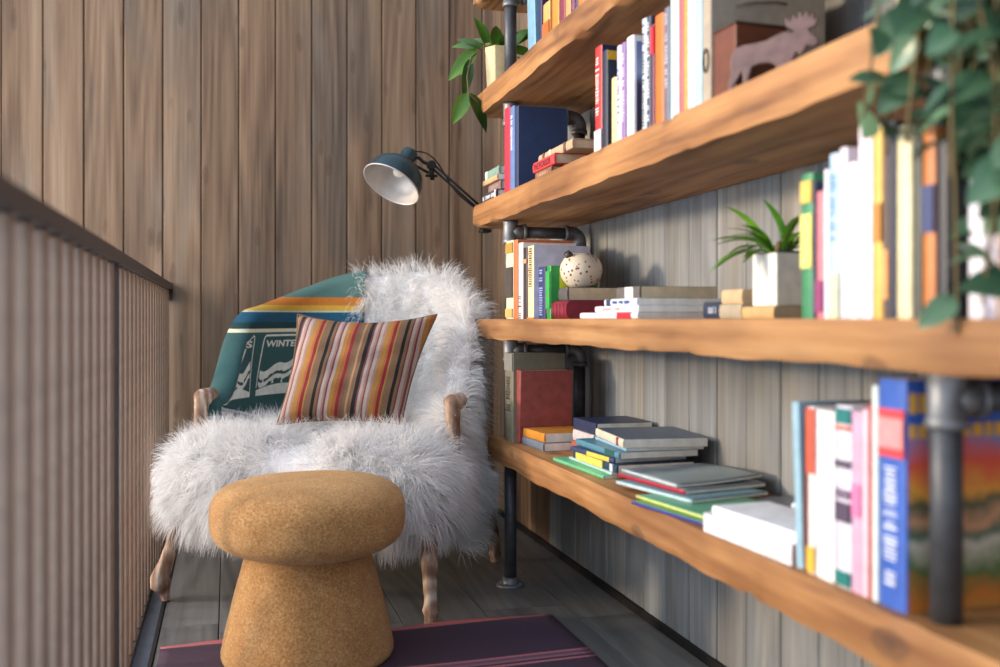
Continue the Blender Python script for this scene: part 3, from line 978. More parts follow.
m_ = MB(); m_.lathe([(0.0, 0.045), (0.012, 0.047), (0.013, 0.056), (0.018, 0.068), (0.021, 0.080), (0.018, 0.092), (0.010, 0.098), (0.0, 0.100)], 24); put(m_).build('bulb', plain((235, 225, 210), 0.2), lp)
j1 = hc + Vector((0.055, 0.0, -0.028)); j2 = Vector((0.722, 3.52, 1.468)); tail = Vector((0.90, 3.462, 1.30))
m_ = MB(); m_.tube([ll(*(hc + ax * 0.015)), ll(*(hc + Vector((0.035, 0, -0.012)))), ll(*j1), ll(*j2)], 0.0065, 10); m_.tube([ll(*(hc + ax * 0.045 + Vector((0.03, 0, 0)))), ll(*(j2 + Vector((-0.01, 0, -0.03))))], 0.005, 8)
m_.build('head_bracket', M['dark'], lp)
m_ = MB()
for o_ in (Vector((0, 0, 0.009)), Vector((0, 0, -0.009))): m_.tube([ll(*(j2 + o_)), ll(*(tail + o_))], 0.0045, 8)
m_.build('arm', M['dark'], lp)
m_ = MB(); m_.tube([ll(*(j2 + Vector((0, -0.012, 0)))), ll(*(j2 + Vector((0, 0.012, 0))))], 0.016, 16)
m_.tube([ll(*(j2 + Vector((0, 0, -0.01)))), ll(*(j2 + Vector((0.004, 0, -0.055))))], [0.010, 0.008], 12)
m_.tube([ll(*(j2 + Vector((-0.022, 0, -0.04)))), ll(*(j2 + Vector((0.022, 0, -0.04))))], 0.005, 10)
m_.build('joint_knob', M['dark'], lp)
cab = [hc + Vector((0.02, 0, 0.012)), hc + Vector((0.05, 0, 0.01)), j2 + Vector((-0.005, 0, 0.035)), j2 + Vector((0.03, 0, 0.0)), j2.lerp(tail, 0.5) + Vector((0, 0, -0.018)), tail + Vector((0, 0, -0.012))]
m_ = MB(); m_.tube([ll(*crv([tuple(c) for c in cab], i / 24)[:3]) for i in range(25)], 0.0028, 8); m_.build('cable', M['dark'], lp)
m_ = MB(); m_.box(ll(0.905, 3.452, 1.270), (0.035, 0.022, 0.11)); m_.box(ll(0.905, 3.435, 1.319), (0.035, 0.05, 0.010)); m_.box(ll(0.905, 3.435, 1.221), (0.035, 0.05, 0.010))
m_.build('clamp', M['dark'], lp, bevel=0.002)


# ------------------------------------------------------------------ plants
def leaf_mat(name, a, b_, rough=0.35, var=0.6):
    m, n, b = new_mat(name)
    g = n.nodes.new('ShaderNodeNewGeometry')
    v = coords(n); t = N(n, 'ShaderNodeTexNoise', Scale=40.0, Detail=3.0); n.links.new(v, t.inputs['Vector'])
    ad = N(n, 'ShaderNodeMath', _operation='MULTIPLY_ADD'); ad.inputs[1].default_value = 0.35
    n.links.new(t.outputs['Fac'], ad.inputs[0])
    m2 = N(n, 'ShaderNodeMath', _operation='MULTIPLY'); m2.inputs[1].default_value = var; n.links.new(g.outputs['Random Per Island'], m2.inputs[0])
    n.links.new(m2.outputs[0], ad.inputs[2])
    r = ramp(n, [(0.1, srgb(a)), (0.85, srgb(b_))], ad.outputs[0])
    n.links.new(r.outputs[0], b.inputs['Base Color']); b.inputs['Roughness'].default_value = rough
    return m
M['hoya'] = leaf_mat('green_leaf', (22, 62, 22), (86, 128, 34))
M['grassy'] = leaf_mat('bright_leaf', (48, 104, 20), (112, 168, 44))
M['vine'] = leaf_mat('bluish_leaf', (30, 58, 42), (94, 130, 96), 0.3, 0.9)
M['soil'] = plain((60, 42, 32), 0.95)
M['stem'] = plain((110, 96, 60), 0.8)


def add_leaf(mb, base, d, up, L, W, droop=0.4, fold=0.25, n=8, shape=1.0):
    """pointed leaf with a folded midrib, bending down along its length"""
    base = Vector(base); d = Vector(d).normalized(); up = Vector(up)
    side = d.cross(up).normalized(); nn = side.cross(d).normalized()
    vs = []
    p = base.copy(); dd = d.copy()
    for i in range(n + 1):
        t = i / n
        w_ = W / 2 * (math.sin(math.pi * min(1, t ** (0.75 / shape) * 0.97 + 0.03)) ** 0.8) if i < n else 0.0005
        nl = side.cross(dd).normalized()
        for q in (-1, -0.5, 0, 0.5, 1):
            vs.append(p + side * w_ * q + nl * (abs(q) * w_ * fold))
        dd = (dd - nn * droop / n).normalized(); p = p + dd * L / n
    fs = [(i * 5 + k, i * 5 + k + 1, (i + 1) * 5 + k + 1, (i + 1) * 5 + k) for i in range(n) for k in range(4)]
    mb.add(vs, fs, True)


# hoya on the upper shelf
px_, py_ = 0.925, 3.325
pl = thing('potted_plant', 'leafy green plant in a small cream pot, trailing over the upper shelf end', 'potted plant', (px_, py_, 1.704))
m_ = MB(); m_.lathe([(0.0, 0.0), (0.040, 0.0), (0.043, 0.003), (0.050, 0.150), (0.051, 0.156), (0.046, 0.156), (0.044, 0.140), (0.0, 0.138)], 6); m_.build('pot', plain((222, 198, 150), 0.6), pl, bevel=0.003)
m_ = MB(); m_.lathe([(0.0, 0.146), (0.044, 0.142)], 16); m_.build('soil', M['soil'], pl)
m_ = MB(); sm = MB()
hl = [((-0.03, 0.02, 0.16), (-0.9, 0.3, 0.25), 0.10, 0.035), ((-0.05, 0.01, 0.15), (-0.75, -0.1, -0.75), 0.125, 0.045), ((-0.07, 0.0, 0.11), (-0.1, 0.0, -1), 0.11, 0.035), ((-0.02, 0, 0.16), (-0.3, -0.1, 0.9), 0.10, 0.036),
      ((0.0, 0.0, 0.16), (0.2, 0.3, 0.9), 0.10, 0.04), ((0.01, -0.02, 0.16), (0.25, -0.7, 0.4), 0.09, 0.036), ((0.02, -0.01, 0.16), (0.8, -0.5, 0.5), 0.10, 0.042), ((0.03, -0.02, 0.15), (0.9, -0.4, -0.1), 0.10, 0.04),
      ((-0.03, -0.03, 0.15), (-0.3, -0.8, 0.1), 0.07, 0.03), ((0.03, 0.0, 0.16), (0.6, -0.9, 0.7), 0.09, 0.04), ((0.0, 0.03, 0.16), (-0.5, 0.5, 0.7), 0.09, 0.035), ((0.03, -0.05, 0.12), (0.6, -0.8, -0.3), 0.09, 0.038),
      ((-0.075, 0.0, -0.01), (-0.45, 0.0, -0.9), 0.10, 0.045), ((-0.07, 0.0, -0.01), (0.55, -0.1, -0.85), 0.125, 0.045), ((-0.04, 0.0, 0.15), (-0.7, 0.2, 0.5), 0.08, 0.034), ((-0.06, 0.02, 0.13), (-0.4, 0.2, -0.6), 0.07, 0.03)]
for p_, d_, L_, W_ in hl:
    p_ = (p_[0] * 1.35 - 0.012, p_[1], p_[2]); L_ *= 1.2; W_ *= 1.2
    add_leaf(m_, p_, d_, (0.1, -0.9, 0.5) if abs(Vector(d_).normalized().y) < 0.7 else (0, 0, 1), L_, W_, 0.5)
m_.build('foliage', M['hoya'], pl)['kind'] = 'stuff'
sm.tube([(0.0, 0, 0.13), (-0.04, 0.01, 0.17), (-0.10, 0.0, 0.12), (-0.115, 0, 0.05), (-0.11, 0, -0.01), (-0.08, -0.01, -0.04)], 0.0025, 8)
sm.tube([(0.0, 0, 0.13), (0.01, -0.01, 0.18), (0.03, -0.03, 0.17)], 0.0025, 8)
sm.build('stem', M['stem'], pl)

# arching plant in the square white pot
gx, gy = 1.045, 1.695
pg = thing('potted_plant', 'arching bright green plant in a square white ceramic pot', 'potted plant', (gx, gy, 0.9245), R(8))
m_ = MB(); m_.box((0, 0, 0.052), (0.074, 0.074, 0.104)); m_.build('pot', plain((238, 234, 226), 0.35), pg, bevel=0.004, seg=3)
m_ = MB(); m_.box((0, 0, 0.1045), (0.062, 0.062, 0.003)); m_.build('soil', M['soil'], pg)
m_ = MB(); rr = random.Random(4)
for i in range(34):
    a = rr.uniform(0, 6.28); el = rr.uniform(0.3, 1.4)
    d_ = (math.cos(a) * math.cos(el), math.sin(a) * math.cos(el), math.sin(el))
    add_leaf(m_, (0.02 * math.cos(a), 0.02 * math.sin(a), 0.105), d_, (0, 0, 1) if el < 1.3 else (1, 0, 0), rr.uniform(0.09, 0.15), rr.uniform(0.015, 0.022), rr.uniform(1.0, 2.0), 0.3, 9, 0.8)
m_.build('foliage', M['grassy'], pg)['kind'] = 'stuff'
m_ = MB(); m_.lathe([(0, 0.10), (0.010, 0.10), (0.006, 0.125), (0, 0.13)], 10); m_.build('stem', M['stem'], pg)

# trailing plant at the end of the third shelf
tx, ty, tz = 0.985, 1.175, 1.311
tp = thing('trailing_plant', 'large trailing plant with bluish green leaves cascading over the shelves', 'potted plant', (tx, ty, tz))
m_ = MB(); m_.lathe([(0, 0), (0.05, 0), (0.054, 0.004), (0.066, 0.12), (0.068, 0.125), (0.061, 0.125), (0.058, 0.11), (0, 0.108)], 32); m_.build('pot', plain((226, 208, 176), 0.6), tp)
m_ = MB(); m_.lathe([(0, 0.114), (0.058, 0.112)], 24); m_.build('soil', M['soil'], tp)
m_ = MB(); sm = MB(); rr = random.Random(21)
def vine(pts, leaves, Lr=(0.035, 0.06)):
    path = [crv(pts, i / 30) for i in range(31)]
    sm.tube([Vector(p) for p in path], 0.0022, 6)
    for k in range(leaves):
        i = int((k + 0.8) / (leaves + 0.3) * 30)
        p = Vector(path[i])
        a = rr.uniform(0, 6.28)
        d_ = Vector((math.cos(a) * 0.8, math.sin(a) * 0.8, rr.uniform(-1.0, 0.15)))
        L_ = rr.uniform(*Lr)
        add_leaf(m_, p, d_, (0.2, -0.8, 0.7), L_, L_ * rr.uniform(0.52, 0.72), rr.uniform(0.2, 0.8), 0.22)
# world column targets: vines hang in front of the shelf ends between y 0.80 and 1.05
for i in range(50):
    ey = rr.uniform(-0.30, -0.06)
    ex = rr.uniform(-0.165, 0.05)
    left = max(0.0, min(1.0, (ex + 0.165) / 0.10 * 0.6 + (-ey - 0.06) / 0.2 * 0.6))
    ez = -rr.uniform(0.04, 0.16) - left * rr.uniform(0.08, 0.30)
    top = 0.13 + rr.uniform(0, 0.10)
    vine([(0.0, 0.0, 0.11), (ex * 0.5, ey * 0.5, top + 0.03), (ex * 0.9, ey * 0.95, top - 0.03), (ex + rr.uniform(-0.01, 0.01), ey + rr.uniform(-0.02, 0.01), (ez + top) * 0.45), (ex + rr.uniform(-0.02, 0.02), ey + rr.uniform(-0.02, 0.02), ez)],
         rr.randint(11, 15), (0.045, 0.09))
vine([(0, 0, 0.11), (-0.07, -0.1, 0.17), (-0.12, -0.16, 0.02), (-0.13, -0.18, -0.2), (-0.125, -0.18, -0.43)], 12, (0.04, 0.06))
for i in range(26):
    a = rr.uniform(0, 6.28)
    add_leaf(m_, (0.04 * math.cos(a), 0.04 * math.sin(a), 0.115), (math.cos(a), math.sin(a), rr.uniform(0.1, 1.5)), (0, 0, 1), rr.uniform(0.06, 0.10), rr.uniform(0.03, 0.05), 0.8)
m_.build('foliage', M['vine'], tp)['kind'] = 'stuff'
sm.build('stem', M['stem'], tp)

# ------------------------------------------------------------------ books
S2, S3, S4, S1 = TOPS[2], TOPS[1], TOPS[0], TOPS[3]
UP = []


def glyphs(mb, y0, y1, z_top, length, rr, eps, fill=0.8):
    """unreadable small print down a spine: short marks"""
    z = z_top
    while z > z_top - length:
        h = rr.uniform(0.003, 0.007)
        if rr.random() < fill: mb.box((eps, rr.uniform(-0.0006, 0.0006) + (y0 + y1) / 2, z - h / 2), (0.0006, (y1 - y0) * rr.uniform(0.6, 1.0), h * 0.7))
        z -= h + 0.0018


def book(label, w_, h, d, col, group=None, page='paper', hard=False, bands=(), print_=None, title=None, cover=None, name='book', cat='book', soft=0.0, seed=0):
    """upright book: spine at x=0 facing -x, thickness along y, standing on z=0.
    bands: (z0, z1 as share of height, rgb); print_: (z0, z1, rgb) rows of small print; title: (text, z_top share, size, rgb, bold)"""
    t = thing(name, label, cat, group=group)
    bt = 0.0022 if hard else 0.0007
    ov = 0.003 if hard else 0.0
    r_ = min(0.004, w_ * 0.3)
    out = [(d, w_ / 2)] + [(r_ * (1 - math.sin(a)) if False else r_ - r_ * math.cos(a) * 0.9, w_ / 2 * math.sin(a)) for a in [R(q) for q in (88, 60, 30, 0, -30, -60, -88)]] + [(d, -w_ / 2)]
    inn = [(d, -w_ / 2 + bt), (r_ + 0.002, -w_ / 2 + bt), (r_ + 0.002, w_ / 2 - bt), (d, w_ / 2 - bt)]
    m_ = MB(); m_.prism(out + inn, lambda x, y, z: (x, y, z), 0, h)
    m_.build('cover', plain(col, 0.45 if not hard else 0.65), t)
    m_ = MB(); m_.box((r_ + 0.002 + (d - ov - r_ - 0.002) / 2, 0, h / 2), (d - ov - r_ - 0.002, w_ - 2 * bt - 0.0002, h - 2 * ov - 0.0004))
    pages = page if not isinstance(page, str) else page
    m_.build('pages', M[page], t)
    rr = random.Random(seed + int(w_ * 1e5) + int(h * 1e4))
    nb = 0
    for (z0, z1, rgb) in bands:
        b_ = MB(); b_.box((0.0012 - 0.0003 * nb, 0, (z0 + z1) / 2 * h), (0.0038, w_ * 0.94, (z1 - z0) * h)); b_.build('spine_label', plain(rgb, 0.5), t)
        nb += 1
    if print_:
        z0, z1, rgb = print_
        b_ = MB(); glyphs(b_, -w_ * 0.28, w_ * 0.28, z1 * h, (z1 - z0) * h, rr, -0.0008 if bands else 0.0002); b_.build('lettering', plain(rgb, 0.5), t)
    if title:
        txt, zt, sz, rgb, bold = title
        tv, tf = text2d(txt, bold)
        cx = sz * 0.36
        b_ = MB(); b_.add([(-0.0012, -(y * sz - cx), zt * h - x * sz) for x, y in tv], tf); b_.build('title', plain(rgb, 0.5), t)
    if cover:      # front picture, on the side facing the room's near end (-y)
        z0, z1, x0, x1, mt = cover
        b_ = MB(); b_.box(((x0 + x1) / 2 * d, -w_ / 2 - 0.0003, (z0 + z1) / 2 * h), ((x1 - x0) * d, 0.0008, (z1 - z0) * h)); b_.build('front_cover', plain(mt, 0.45) if isinstance(mt, tuple) else mt, t)
    return t


def row(shelf, xs, items, group, ytilt=0):
    """items: (px_far, px_near, py_top or height, colour, label, options)"""
    for k, it in enumerate(items):
        a, b_, top, col, label = it[:5]
        op = dict(it[5]) if len(it) > 5 else {}
        x_ = op.pop('x', xs)
        y0, y1 = Yp(b_, x_), Yp(a, x_)
        h = top if top < 1 else Zp(top, x_, (y0 + y1) / 2) - shelf
        lean_ = op.pop('lean', 0)
        d = op.pop('d', min(0.75 * h, 0.21))
        t = book(label, (y1 - y0) * 0.95, h, d, col, group=group, seed=k, **op)
        t.location = (x_, (y0 + y1) / 2, shelf + 0.0004)
        if lean_:
            t.rotation_euler = (R(lean_), 0, 0)
            t.location.z += abs(math.sin(R(lean_))) * (y1 - y0) * 0.48
        UP.append(t)


def flat(label, x, y, z, w_, L, d, col, rz=0, group=None, **op):
    """book lying down: spine faces -x, its length runs along y; returns the height above it"""
    t = book(label, w_, L, d, col, group=group, seed=int(abs(x * 1e3)), **op)
    t.matrix_world = Matrix.Translation((x, y, z + w_ / 2 + 0.0004)) @ Matrix.Rotation(R(rz), 4, 'Z') @ Matrix.Rotation(R(-90), 4, 'X')
    return z + w_ + 0.0006


def art(name, stops, scale=9.0, axis='Z', k=1.0, off=0.0, noise=0.35):
    """printed picture: soft bands broken up by noise"""
    m, n, b = new_mat(name)
    tc = n.nodes.new('ShaderNodeTexCoord'); sp = n.nodes.new('ShaderNodeSeparateXYZ'); n.links.new(tc.outputs['Object'], sp.inputs[0])
    t = N(n, 'ShaderNodeTexNoise', Scale=scale, Detail=4.0); n.links.new(tc.outputs['Object'], t.inputs['Vector'])
    ma = N(n, 'ShaderNodeMath', _operation='MULTIPLY_ADD'); ma.inputs[1].default_value = k; ma.inputs[2].default_value = off - noise / 2
    n.links.new(sp.outputs[axis], ma.inputs[0])
    m2 = N(n, 'ShaderNodeMath', _operation='MULTIPLY_ADD'); m2.inputs[1].default_value = noise
    n.links.new(t.outputs['Fac'], m2.inputs[0]); n.links.new(ma.outputs[0], m2.inputs[2])
    r = ramp(n, [(p, srgb(c)) for p, c in stops], m2.outputs[0])
    n.links.new(r.outputs[0], b.inputs['Base Color']); b.inputs['Roughness'].default_value = 0.4
    return m


# --- shelf with the lamp: tall books at the far post
GA = 'books standing on the middle upper shelf'
row(S2, 0.885, [
    (503.5, 509, 108, (206, 40, 66), 'thin crimson book standing against the far pipe post', dict(d=0.19, hard=True)),
    (509.3, 513.5, 107, (96, 122, 170), 'slim pale blue book between the crimson and the large navy book', dict(d=0.185, hard=True, print_=(0.5, 0.9, (220, 225, 235)))),
    (513.8, 517.5, 107, (34, 54, 92), 'large navy blue hardback facing the room beside the far post', dict(d=0.165, hard=True)),
], 'tall books at the far pipe post')
row(S2, 0.885, [
    (594, 601, 47, (206, 52, 56), 'red spined book with yellow topped navy front, first in the upright row', dict(print_=(0.35, 0.9, (245, 220, 210)), bands=[(0.0, 0.22, (238, 230, 226))], cover=(0.0, 1.0, 0.02, 0.98, (36, 44, 78)), d=0.17)),
    (601.4, 606.5, 51, (38, 48, 66), 'dark slate book right beside the red spined one', dict(cover=(0.9, 0.99, 0.02, 0.98, (226, 172, 50)), d=0.17)),
    (610.5, 615.5, 78, (232, 206, 150), 'short cream paperback in the upright row', dict(d=0.12)),
    (616, 620.4, 46, (206, 204, 226), 'pale lilac book in the upright row', dict(d=0.16, print_=(0.2, 0.8, (110, 100, 160)))),
    (620.6, 624.6, 43, (142, 108, 164), 'purple spined book in the upright row', dict(d=0.16, print_=(0.2, 0.9, (230, 220, 240)))),
    (625.5, 632.5, 37, (240, 238, 238), 'white book with a dark blue picture cover in the upright row', dict(d=0.17, cover=(0.06, 0.94, 0.06, 0.94, art('night_picture', [(0.0, (38, 30, 48)), (0.45, (60, 48, 84)), (0.6, (150, 160, 196)), (1.0, (90, 104, 160))], 12, k=4.0)))),
    (641, 645.5, 19, (198, 206, 214), 'pale book with black speckled lettering in the upright row', dict(d=0.16, print_=(0.05, 0.95, (30, 34, 44)))),
    (645.7, 650, 17, (52, 58, 80), 'dark spined book with white lettering in the upright row', dict(d=0.16, print_=(0.08, 0.95, (225, 230, 235)))),
    (650.3, 653.5, 25, (84, 28, 66), 'thin plum book beside the bright orange one', dict(d=0.15, bands=[(0.72, 0.98, (206, 40, 60))])),
    (653.8, 662.5, 15, (232, 112, 48), 'bright orange book in the upright row', dict(d=0.17)),
    (663, 668.6, 8, (108, 108, 122), 'grey book just right of the orange one', dict(d=0.17, print_=(0.3, 0.95, (190, 196, 205)))),
    (669, 677.5, 0.262, (188, 212, 218), 'pale aqua book in the upright row', dict(d=0.18)),
    (678, 682.6, 0.262, (172, 84, 92), 'dusty rose book in the upright row', dict(d=0.18)),
    (683, 686, 0.262, (214, 158, 74), 'thin amber book in the upright row', dict(d=0.18, hard=True)),
    (686.3, 693.5, 0.256, (240, 242, 240), 'wide white book near the brown wooden box', dict(d=0.19, bands=[(0.93, 1.0, (196, 40, 60))])),
    (694, 700.5, 0.270, (170, 214, 232), 'sky blue book next to the grey box file', dict(d=0.2)),
], GA)

# grey cardboard box file, wooden box and moose
bx = thing('box_file', 'tall grey beige box file with a red top on the middle upper shelf', 'box', (0.885, Yp(711, 0.885), S2))
m_ = MB(); m_.box((0.125, 0.018, 0.135), (0.25, 0.034, 0.27)); m_.build('case', plain((168, 154, 136), 0.8), bx, bevel=0.002)
m_ = MB(); m_.box((0.125, 0.018, 0.275), (0.252, 0.036, 0.010)); m_.build('lid', plain((176, 36, 42), 0.6), bx, bevel=0.001)
m_ = MB(); m_.box((0.125, -0.0005, 0.235), (0.25, 0.002, 0.003)); m_.tube([(0.16, -0.0055, 0.20), (0.14, -0.006, 0.202), (0.09, -0.0055, 0.197), (0.05, -0.005, 0.188)], 0.0022, 8); m_.build('seam', plain((110, 98, 84), 0.8), bx)
m_ = MB(); m_.tube([(-0.0022, 0.018 + 0.010 * math.cos(a), 0.085 + 0.022 * math.sin(a)) for a in [i * math.pi / 10 for i in range(21)]], 0.002, 8); m_.build('ring_pull', plain((90, 74, 60), 0.4, 0.6), bx)
wbx = thing('wooden_box', 'reddish brown wooden box behind the moose figure', 'box', (0.893, Yp(711, 0.893) - 0.048, S2), R(3))
m_ = MB(); m_.box((0.055, 0.0, 0.066), (0.11, 0.085, 0.132)); m_.build('body', plain((104, 50, 26), 0.5, 0, 0.1), wbx, bevel=0.003)
m_ = MB(); m_.box((0.056, 0.0, 0.1335), (0.116, 0.090, 0.004)); m_.build('lid', plain((70, 50, 32), 0.6, 0, 0.1), wbx, bevel=0.001)

mo = [(0.0, 0.0), (0.008, 0.0), (0.010, 0.012), (0.022, 0.028), (0.027, 0.036), (0.029, 0.020), (0.027, 0.0), (0.036, 0.0), (0.040, 0.022), (0.046, 0.040), (0.060, 0.044), (0.080, 0.043), (0.092, 0.038),
      (0.096, 0.020), (0.093, 0.0), (0.101, 0.0), (0.106, 0.020), (0.110, 0.036), (0.113, 0.020), (0.118, 0.0), (0.126, 0.0), (0.122, 0.022), (0.124, 0.042), (0.132, 0.056), (0.140, 0.048), (0.146, 0.056), (0.150, 0.064),
      (0.164, 0.060), (0.172, 0.064), (0.170, 0.074), (0.160, 0.082), (0.154, 0.090), (0.166, 0.094), (0.172, 0.106), (0.163, 0.104), (0.165, 0.117), (0.156, 0.110), (0.152, 0.124), (0.146, 0.112), (0.138, 0.124),
      (0.134, 0.110), (0.126, 0.120), (0.123, 0.108), (0.110, 0.116), (0.113, 0.100), (0.124, 0.094), (0.130, 0.090), (0.122, 0.088), (0.108, 0.092), (0.092, 0.088), (0.075, 0.082), (0.050, 0.080), (0.030, 0.080), (0.014, 0.076),
      (0.006, 0.066), (0.004, 0.050), (0.006, 0.034), (0.000, 0.018)]
m_ = MB(); m_.prism(mo, lambda x, y, h: (x * 0.93, h, y * 1.04), -0.004, 0.004)
mz = m_.build('moose_figure', plain((112, 90, 88), 0.5, 0.3, 0.12), bevel=0.0012)
mz.location = (0.880, Yp(729, 0.880), S2 + 0.0005); mz.rotation_euler = (0, 0, R(-48))
tag(mz, 'flat mauve brown metal moose figure on the middle upper shelf', 'figurine')

# cream book lying beyond the moose
flat('cream book lying near the shelf end beside the moose figure', 0.925, 1.235, S2, 0.030, 0.17, 0.13, (224, 206, 160), page='paper', hard=True)

# --- small stack left of the crimson book
G_ = 'small books stacked left of the crimson book'
z = S2
yb = 3.185
z = flat('black and white book at the bottom of the far left stack', 0.878, yb, z, 0.032, 0.20, 0.14, (44, 44, 52), group=G_, hard=True, print_=(0.1, 0.9, (225, 225, 230)), bands=[(0.05, 0.12, (235, 235, 235))])
z = flat('dusty pink book second from the bottom of the far left stack', 0.892, yb, z, 0.031, 0.16, 0.12, (140, 112, 106), group=G_, hard=True, print_=(0.2, 0.8, (190, 160, 150)))
z = flat('thin tan book third up in the far left stack', 0.880, yb, z, 0.019, 0.195, 0.13, (206, 170, 126), group=G_)
z = flat('pale teal book on top of the far left stack', 0.886, yb, z, 0.029, 0.18, 0.12, (128, 156, 142), group=G_, hard=True, bands=[(0.82, 0.98, (226, 228, 214))])

# --- three books in front of the navy hardback
G_ = 'old books lying before the navy hardback'
z = S2
y_near = Yp(551, 0.885)
z = flat('brown book at the bottom of the stack before the navy hardback', 0.885, y_near, z, 0.026, 0.15, 0.17, (134, 88, 66), group=G_, hard=True, page='paper_tan', print_=(0.15, 0.85, (196, 160, 130)))
z = flat('red book with dark title in the stack before the navy hardback', 0.882, y_near - 0.035, z, 0.030, 0.20, 0.19, (206, 62, 66), group=G_, page='paper_tan', hard=True,
         title=('THE PICADOR', 0.95, 0.0245, (96, 20, 34), 0.012))
z = flat('beige book on top of the stack before the navy hardback', 0.905, y_near - 0.12, z, 0.026, 0.30, 0.185, (186, 158, 126), group=G_, page='paper_tan', hard=True, bands=[(0.18, 0.24, (110, 76, 60)), (0.60, 0.66, (224, 208, 176)), (0.80, 0.86, (110, 76, 60))])

# --- top visible shelf
row(S1, 0.885, [
    (527, 535, 0.265, (122, 164, 186), 'leaning light blue book on the upper shelf beside the plant', dict(d=0.17, lean=-4)),
    (537.5, 541, 0.235, (44, 48, 84), 'thin navy book on the upper shelf after the leaning one', dict(d=0.16)),
    (542, 549, 0.11, (222, 164, 96), 'short tan and orange book on the upper shelf', dict(d=0.10, bands=[(0.1, 0.5, (190, 100, 40))])),
    (551, 558, 0.24, (226, 138, 60), 'orange book on the upper shelf', dict(d=0.17)),
    (558.5, 564, 0.24, (128, 52, 74), 'maroon book on the upper shelf', dict(d=0.17)),
    (564.5, 569.5, 0.25, (226, 152, 96), 'peach book on the upper shelf', dict(d=0.17)),
    (570, 576.5, 0.22, (54, 44, 88), 'dark violet book on the upper shelf', dict(d=0.17, print_=(0.1, 0.9, (180, 110, 120)))),
    (577, 583, 0.25, (206, 122, 66), 'burnt orange book on the upper shelf', dict(d=0.17)),
    (583.5, 591, 0.24, (214, 160, 100), 'sand coloured book nearest on the upper shelf', dict(d=0.17)),
], 'books standing on the upper shelf')

# --- eye level shelf, far group
row(S3, 0.885, [
    (505, 512.5, 241, (222, 210, 180), 'tall book with dark and gold labels against the far post', dict(d=0.19, bands=[(0.84, 0.97, (176, 140, 60)), (0.27, 0.66, (70, 60, 54)), (0.02, 0.13, (206, 170, 96))])),
    (512.8, 516.8, 240, (196, 112, 66), 'thin rust brown book at eye level', dict(d=0.19, hard=True)),
    (517.5, 522, 243, (228, 214, 210), 'white book with small pink marks at eye level', dict(d=0.18, print_=(0.0, 0.3, (90, 50, 60)))),
    (522.3, 526.3, 248, (58, 44, 46), 'dark brown book between two pale ones at eye level', dict(d=0.18, bands=[(0.78, 0.84, (210, 150, 120))])),
    (526.8, 534, 246, (236, 214, 168), 'cream book with black letters down its spine', dict(d=0.18, print_=(0.45, 0.97, (60, 46, 44)), cover=(0.0, 1.0, 0.0, 1.0, (186, 182, 196)), bands=[(0.0, 0.02, (210, 130, 70))])),
    (536.5, 544.5, 267, (52, 58, 104), 'short navy book with pale letters before the lilac cover', dict(d=0.13, x=0.90, print_=(0.08, 0.95, (150, 160, 205)))),
    (545.5, 549.8, 266, (32, 138, 58), 'bright green book with a yellow mark behind the vase', dict(d=0.15, x=0.90, bands=[(0.2, 0.9, (52, 160, 72))], cover=(0.55, 0.95, 0.2, 0.9, (196, 200, 40)))),
], 'books standing at eye level by the far post')

# maroon album, grey book and vase
mb_ = thing('album', 'thick maroon leather album lying under the speckled vase', 'book', (0.905, Yp(566, 0.905), S3))
w_ = 0.052; L_ = Yp(546, 0.905) - Yp(566, 0.905)
m_ = MB(); sp_ = [(0.24, 0.0), (0.24, w_), (0.014, w_)] + [(0.014 - 0.014 * math.sin(a), w_ / 2 + w_ / 2 * math.cos(a)) for a in [R(q) for q in range(15, 180, 15)]] + [(0.014, 0.0)]
m_.prism(sp_, lambda x, z_, y: (x, y, z_), 0, L_); m_.build('cover', plain((128, 30, 50), 0.4, 0, 0.1), mb_)
m_ = MB()
for q in range(1, 6): m_.box((0.0035, L_ * q / 6, w_ / 2), (0.010, 0.004, w_ * 0.62))
m_.build('spine_rib', plain((150, 56, 70), 0.4), mb_, bevel=0.001)
z = flat('grey spined book with tan pages lying under the vase', 0.925, Yp(567, 0.925), S3 + w_ + 0.001, 0.036, 0.15, 0.165, (92, 88, 88), page='paper_tan')
vs_ = thing('vase', 'squat speckled ceramic vase with a small dark mouth', 'vase', (0.99, Yp(581, 0.99) + 0.0, z + 0.0005))
def speckle():
    m, n, b = new_mat('speckled_glaze')
    v = coords(n); vo = N(n, 'ShaderNodeTexVoronoi', Scale=75.0); n.links.new(v, vo.inputs['Vector'])
    no = N(n, 'ShaderNodeTexNoise', Scale=30.0); n.links.new(v, no.inputs['Vector'])
    r = ramp(n, [(0.24, (1, 1, 1)), (0.32, (0, 0, 0))], vo.outputs['Distance'])
    r2 = ramp(n, [(0.42, (0, 0, 0)), (0.47, (1, 1, 1))], no.outputs['Fac'])
    mm = N(n, 'ShaderNodeMath', _operation='MULTIPLY'); n.links.new(r.outputs[0], mm.inputs[0]); n.links.new(r2.outputs[0], mm.inputs[1])
    r3 = ramp(n, [(0.0, srgb((70, 40, 34))), (0.5, srgb((150, 50, 34))), (1.0, srgb((60, 60, 70)))], vo.outputs['Color'])
    n.links.new(mixc(n, srgb((214, 200, 176)), r3.outputs[0], mm.outputs[0]), b.inputs['Base Color']); b.inputs['Roughness'].default_value = 0.35
    return m
m_ = MB(); prof = [(0.0, 0.0), (0.030, 0.0), (0.044, 0.010), (0.058, 0.030), (0.0625, 0.050), (0.060, 0.068), (0.050, 0.086), (0.034, 0.096), (0.026, 0.098), (0.024, 0.101), (0.020, 0.101), (0.019, 0.092), (0.0, 0.088)]
m_.lathe(prof, 48); m_.build('body', speckle(), vs_)
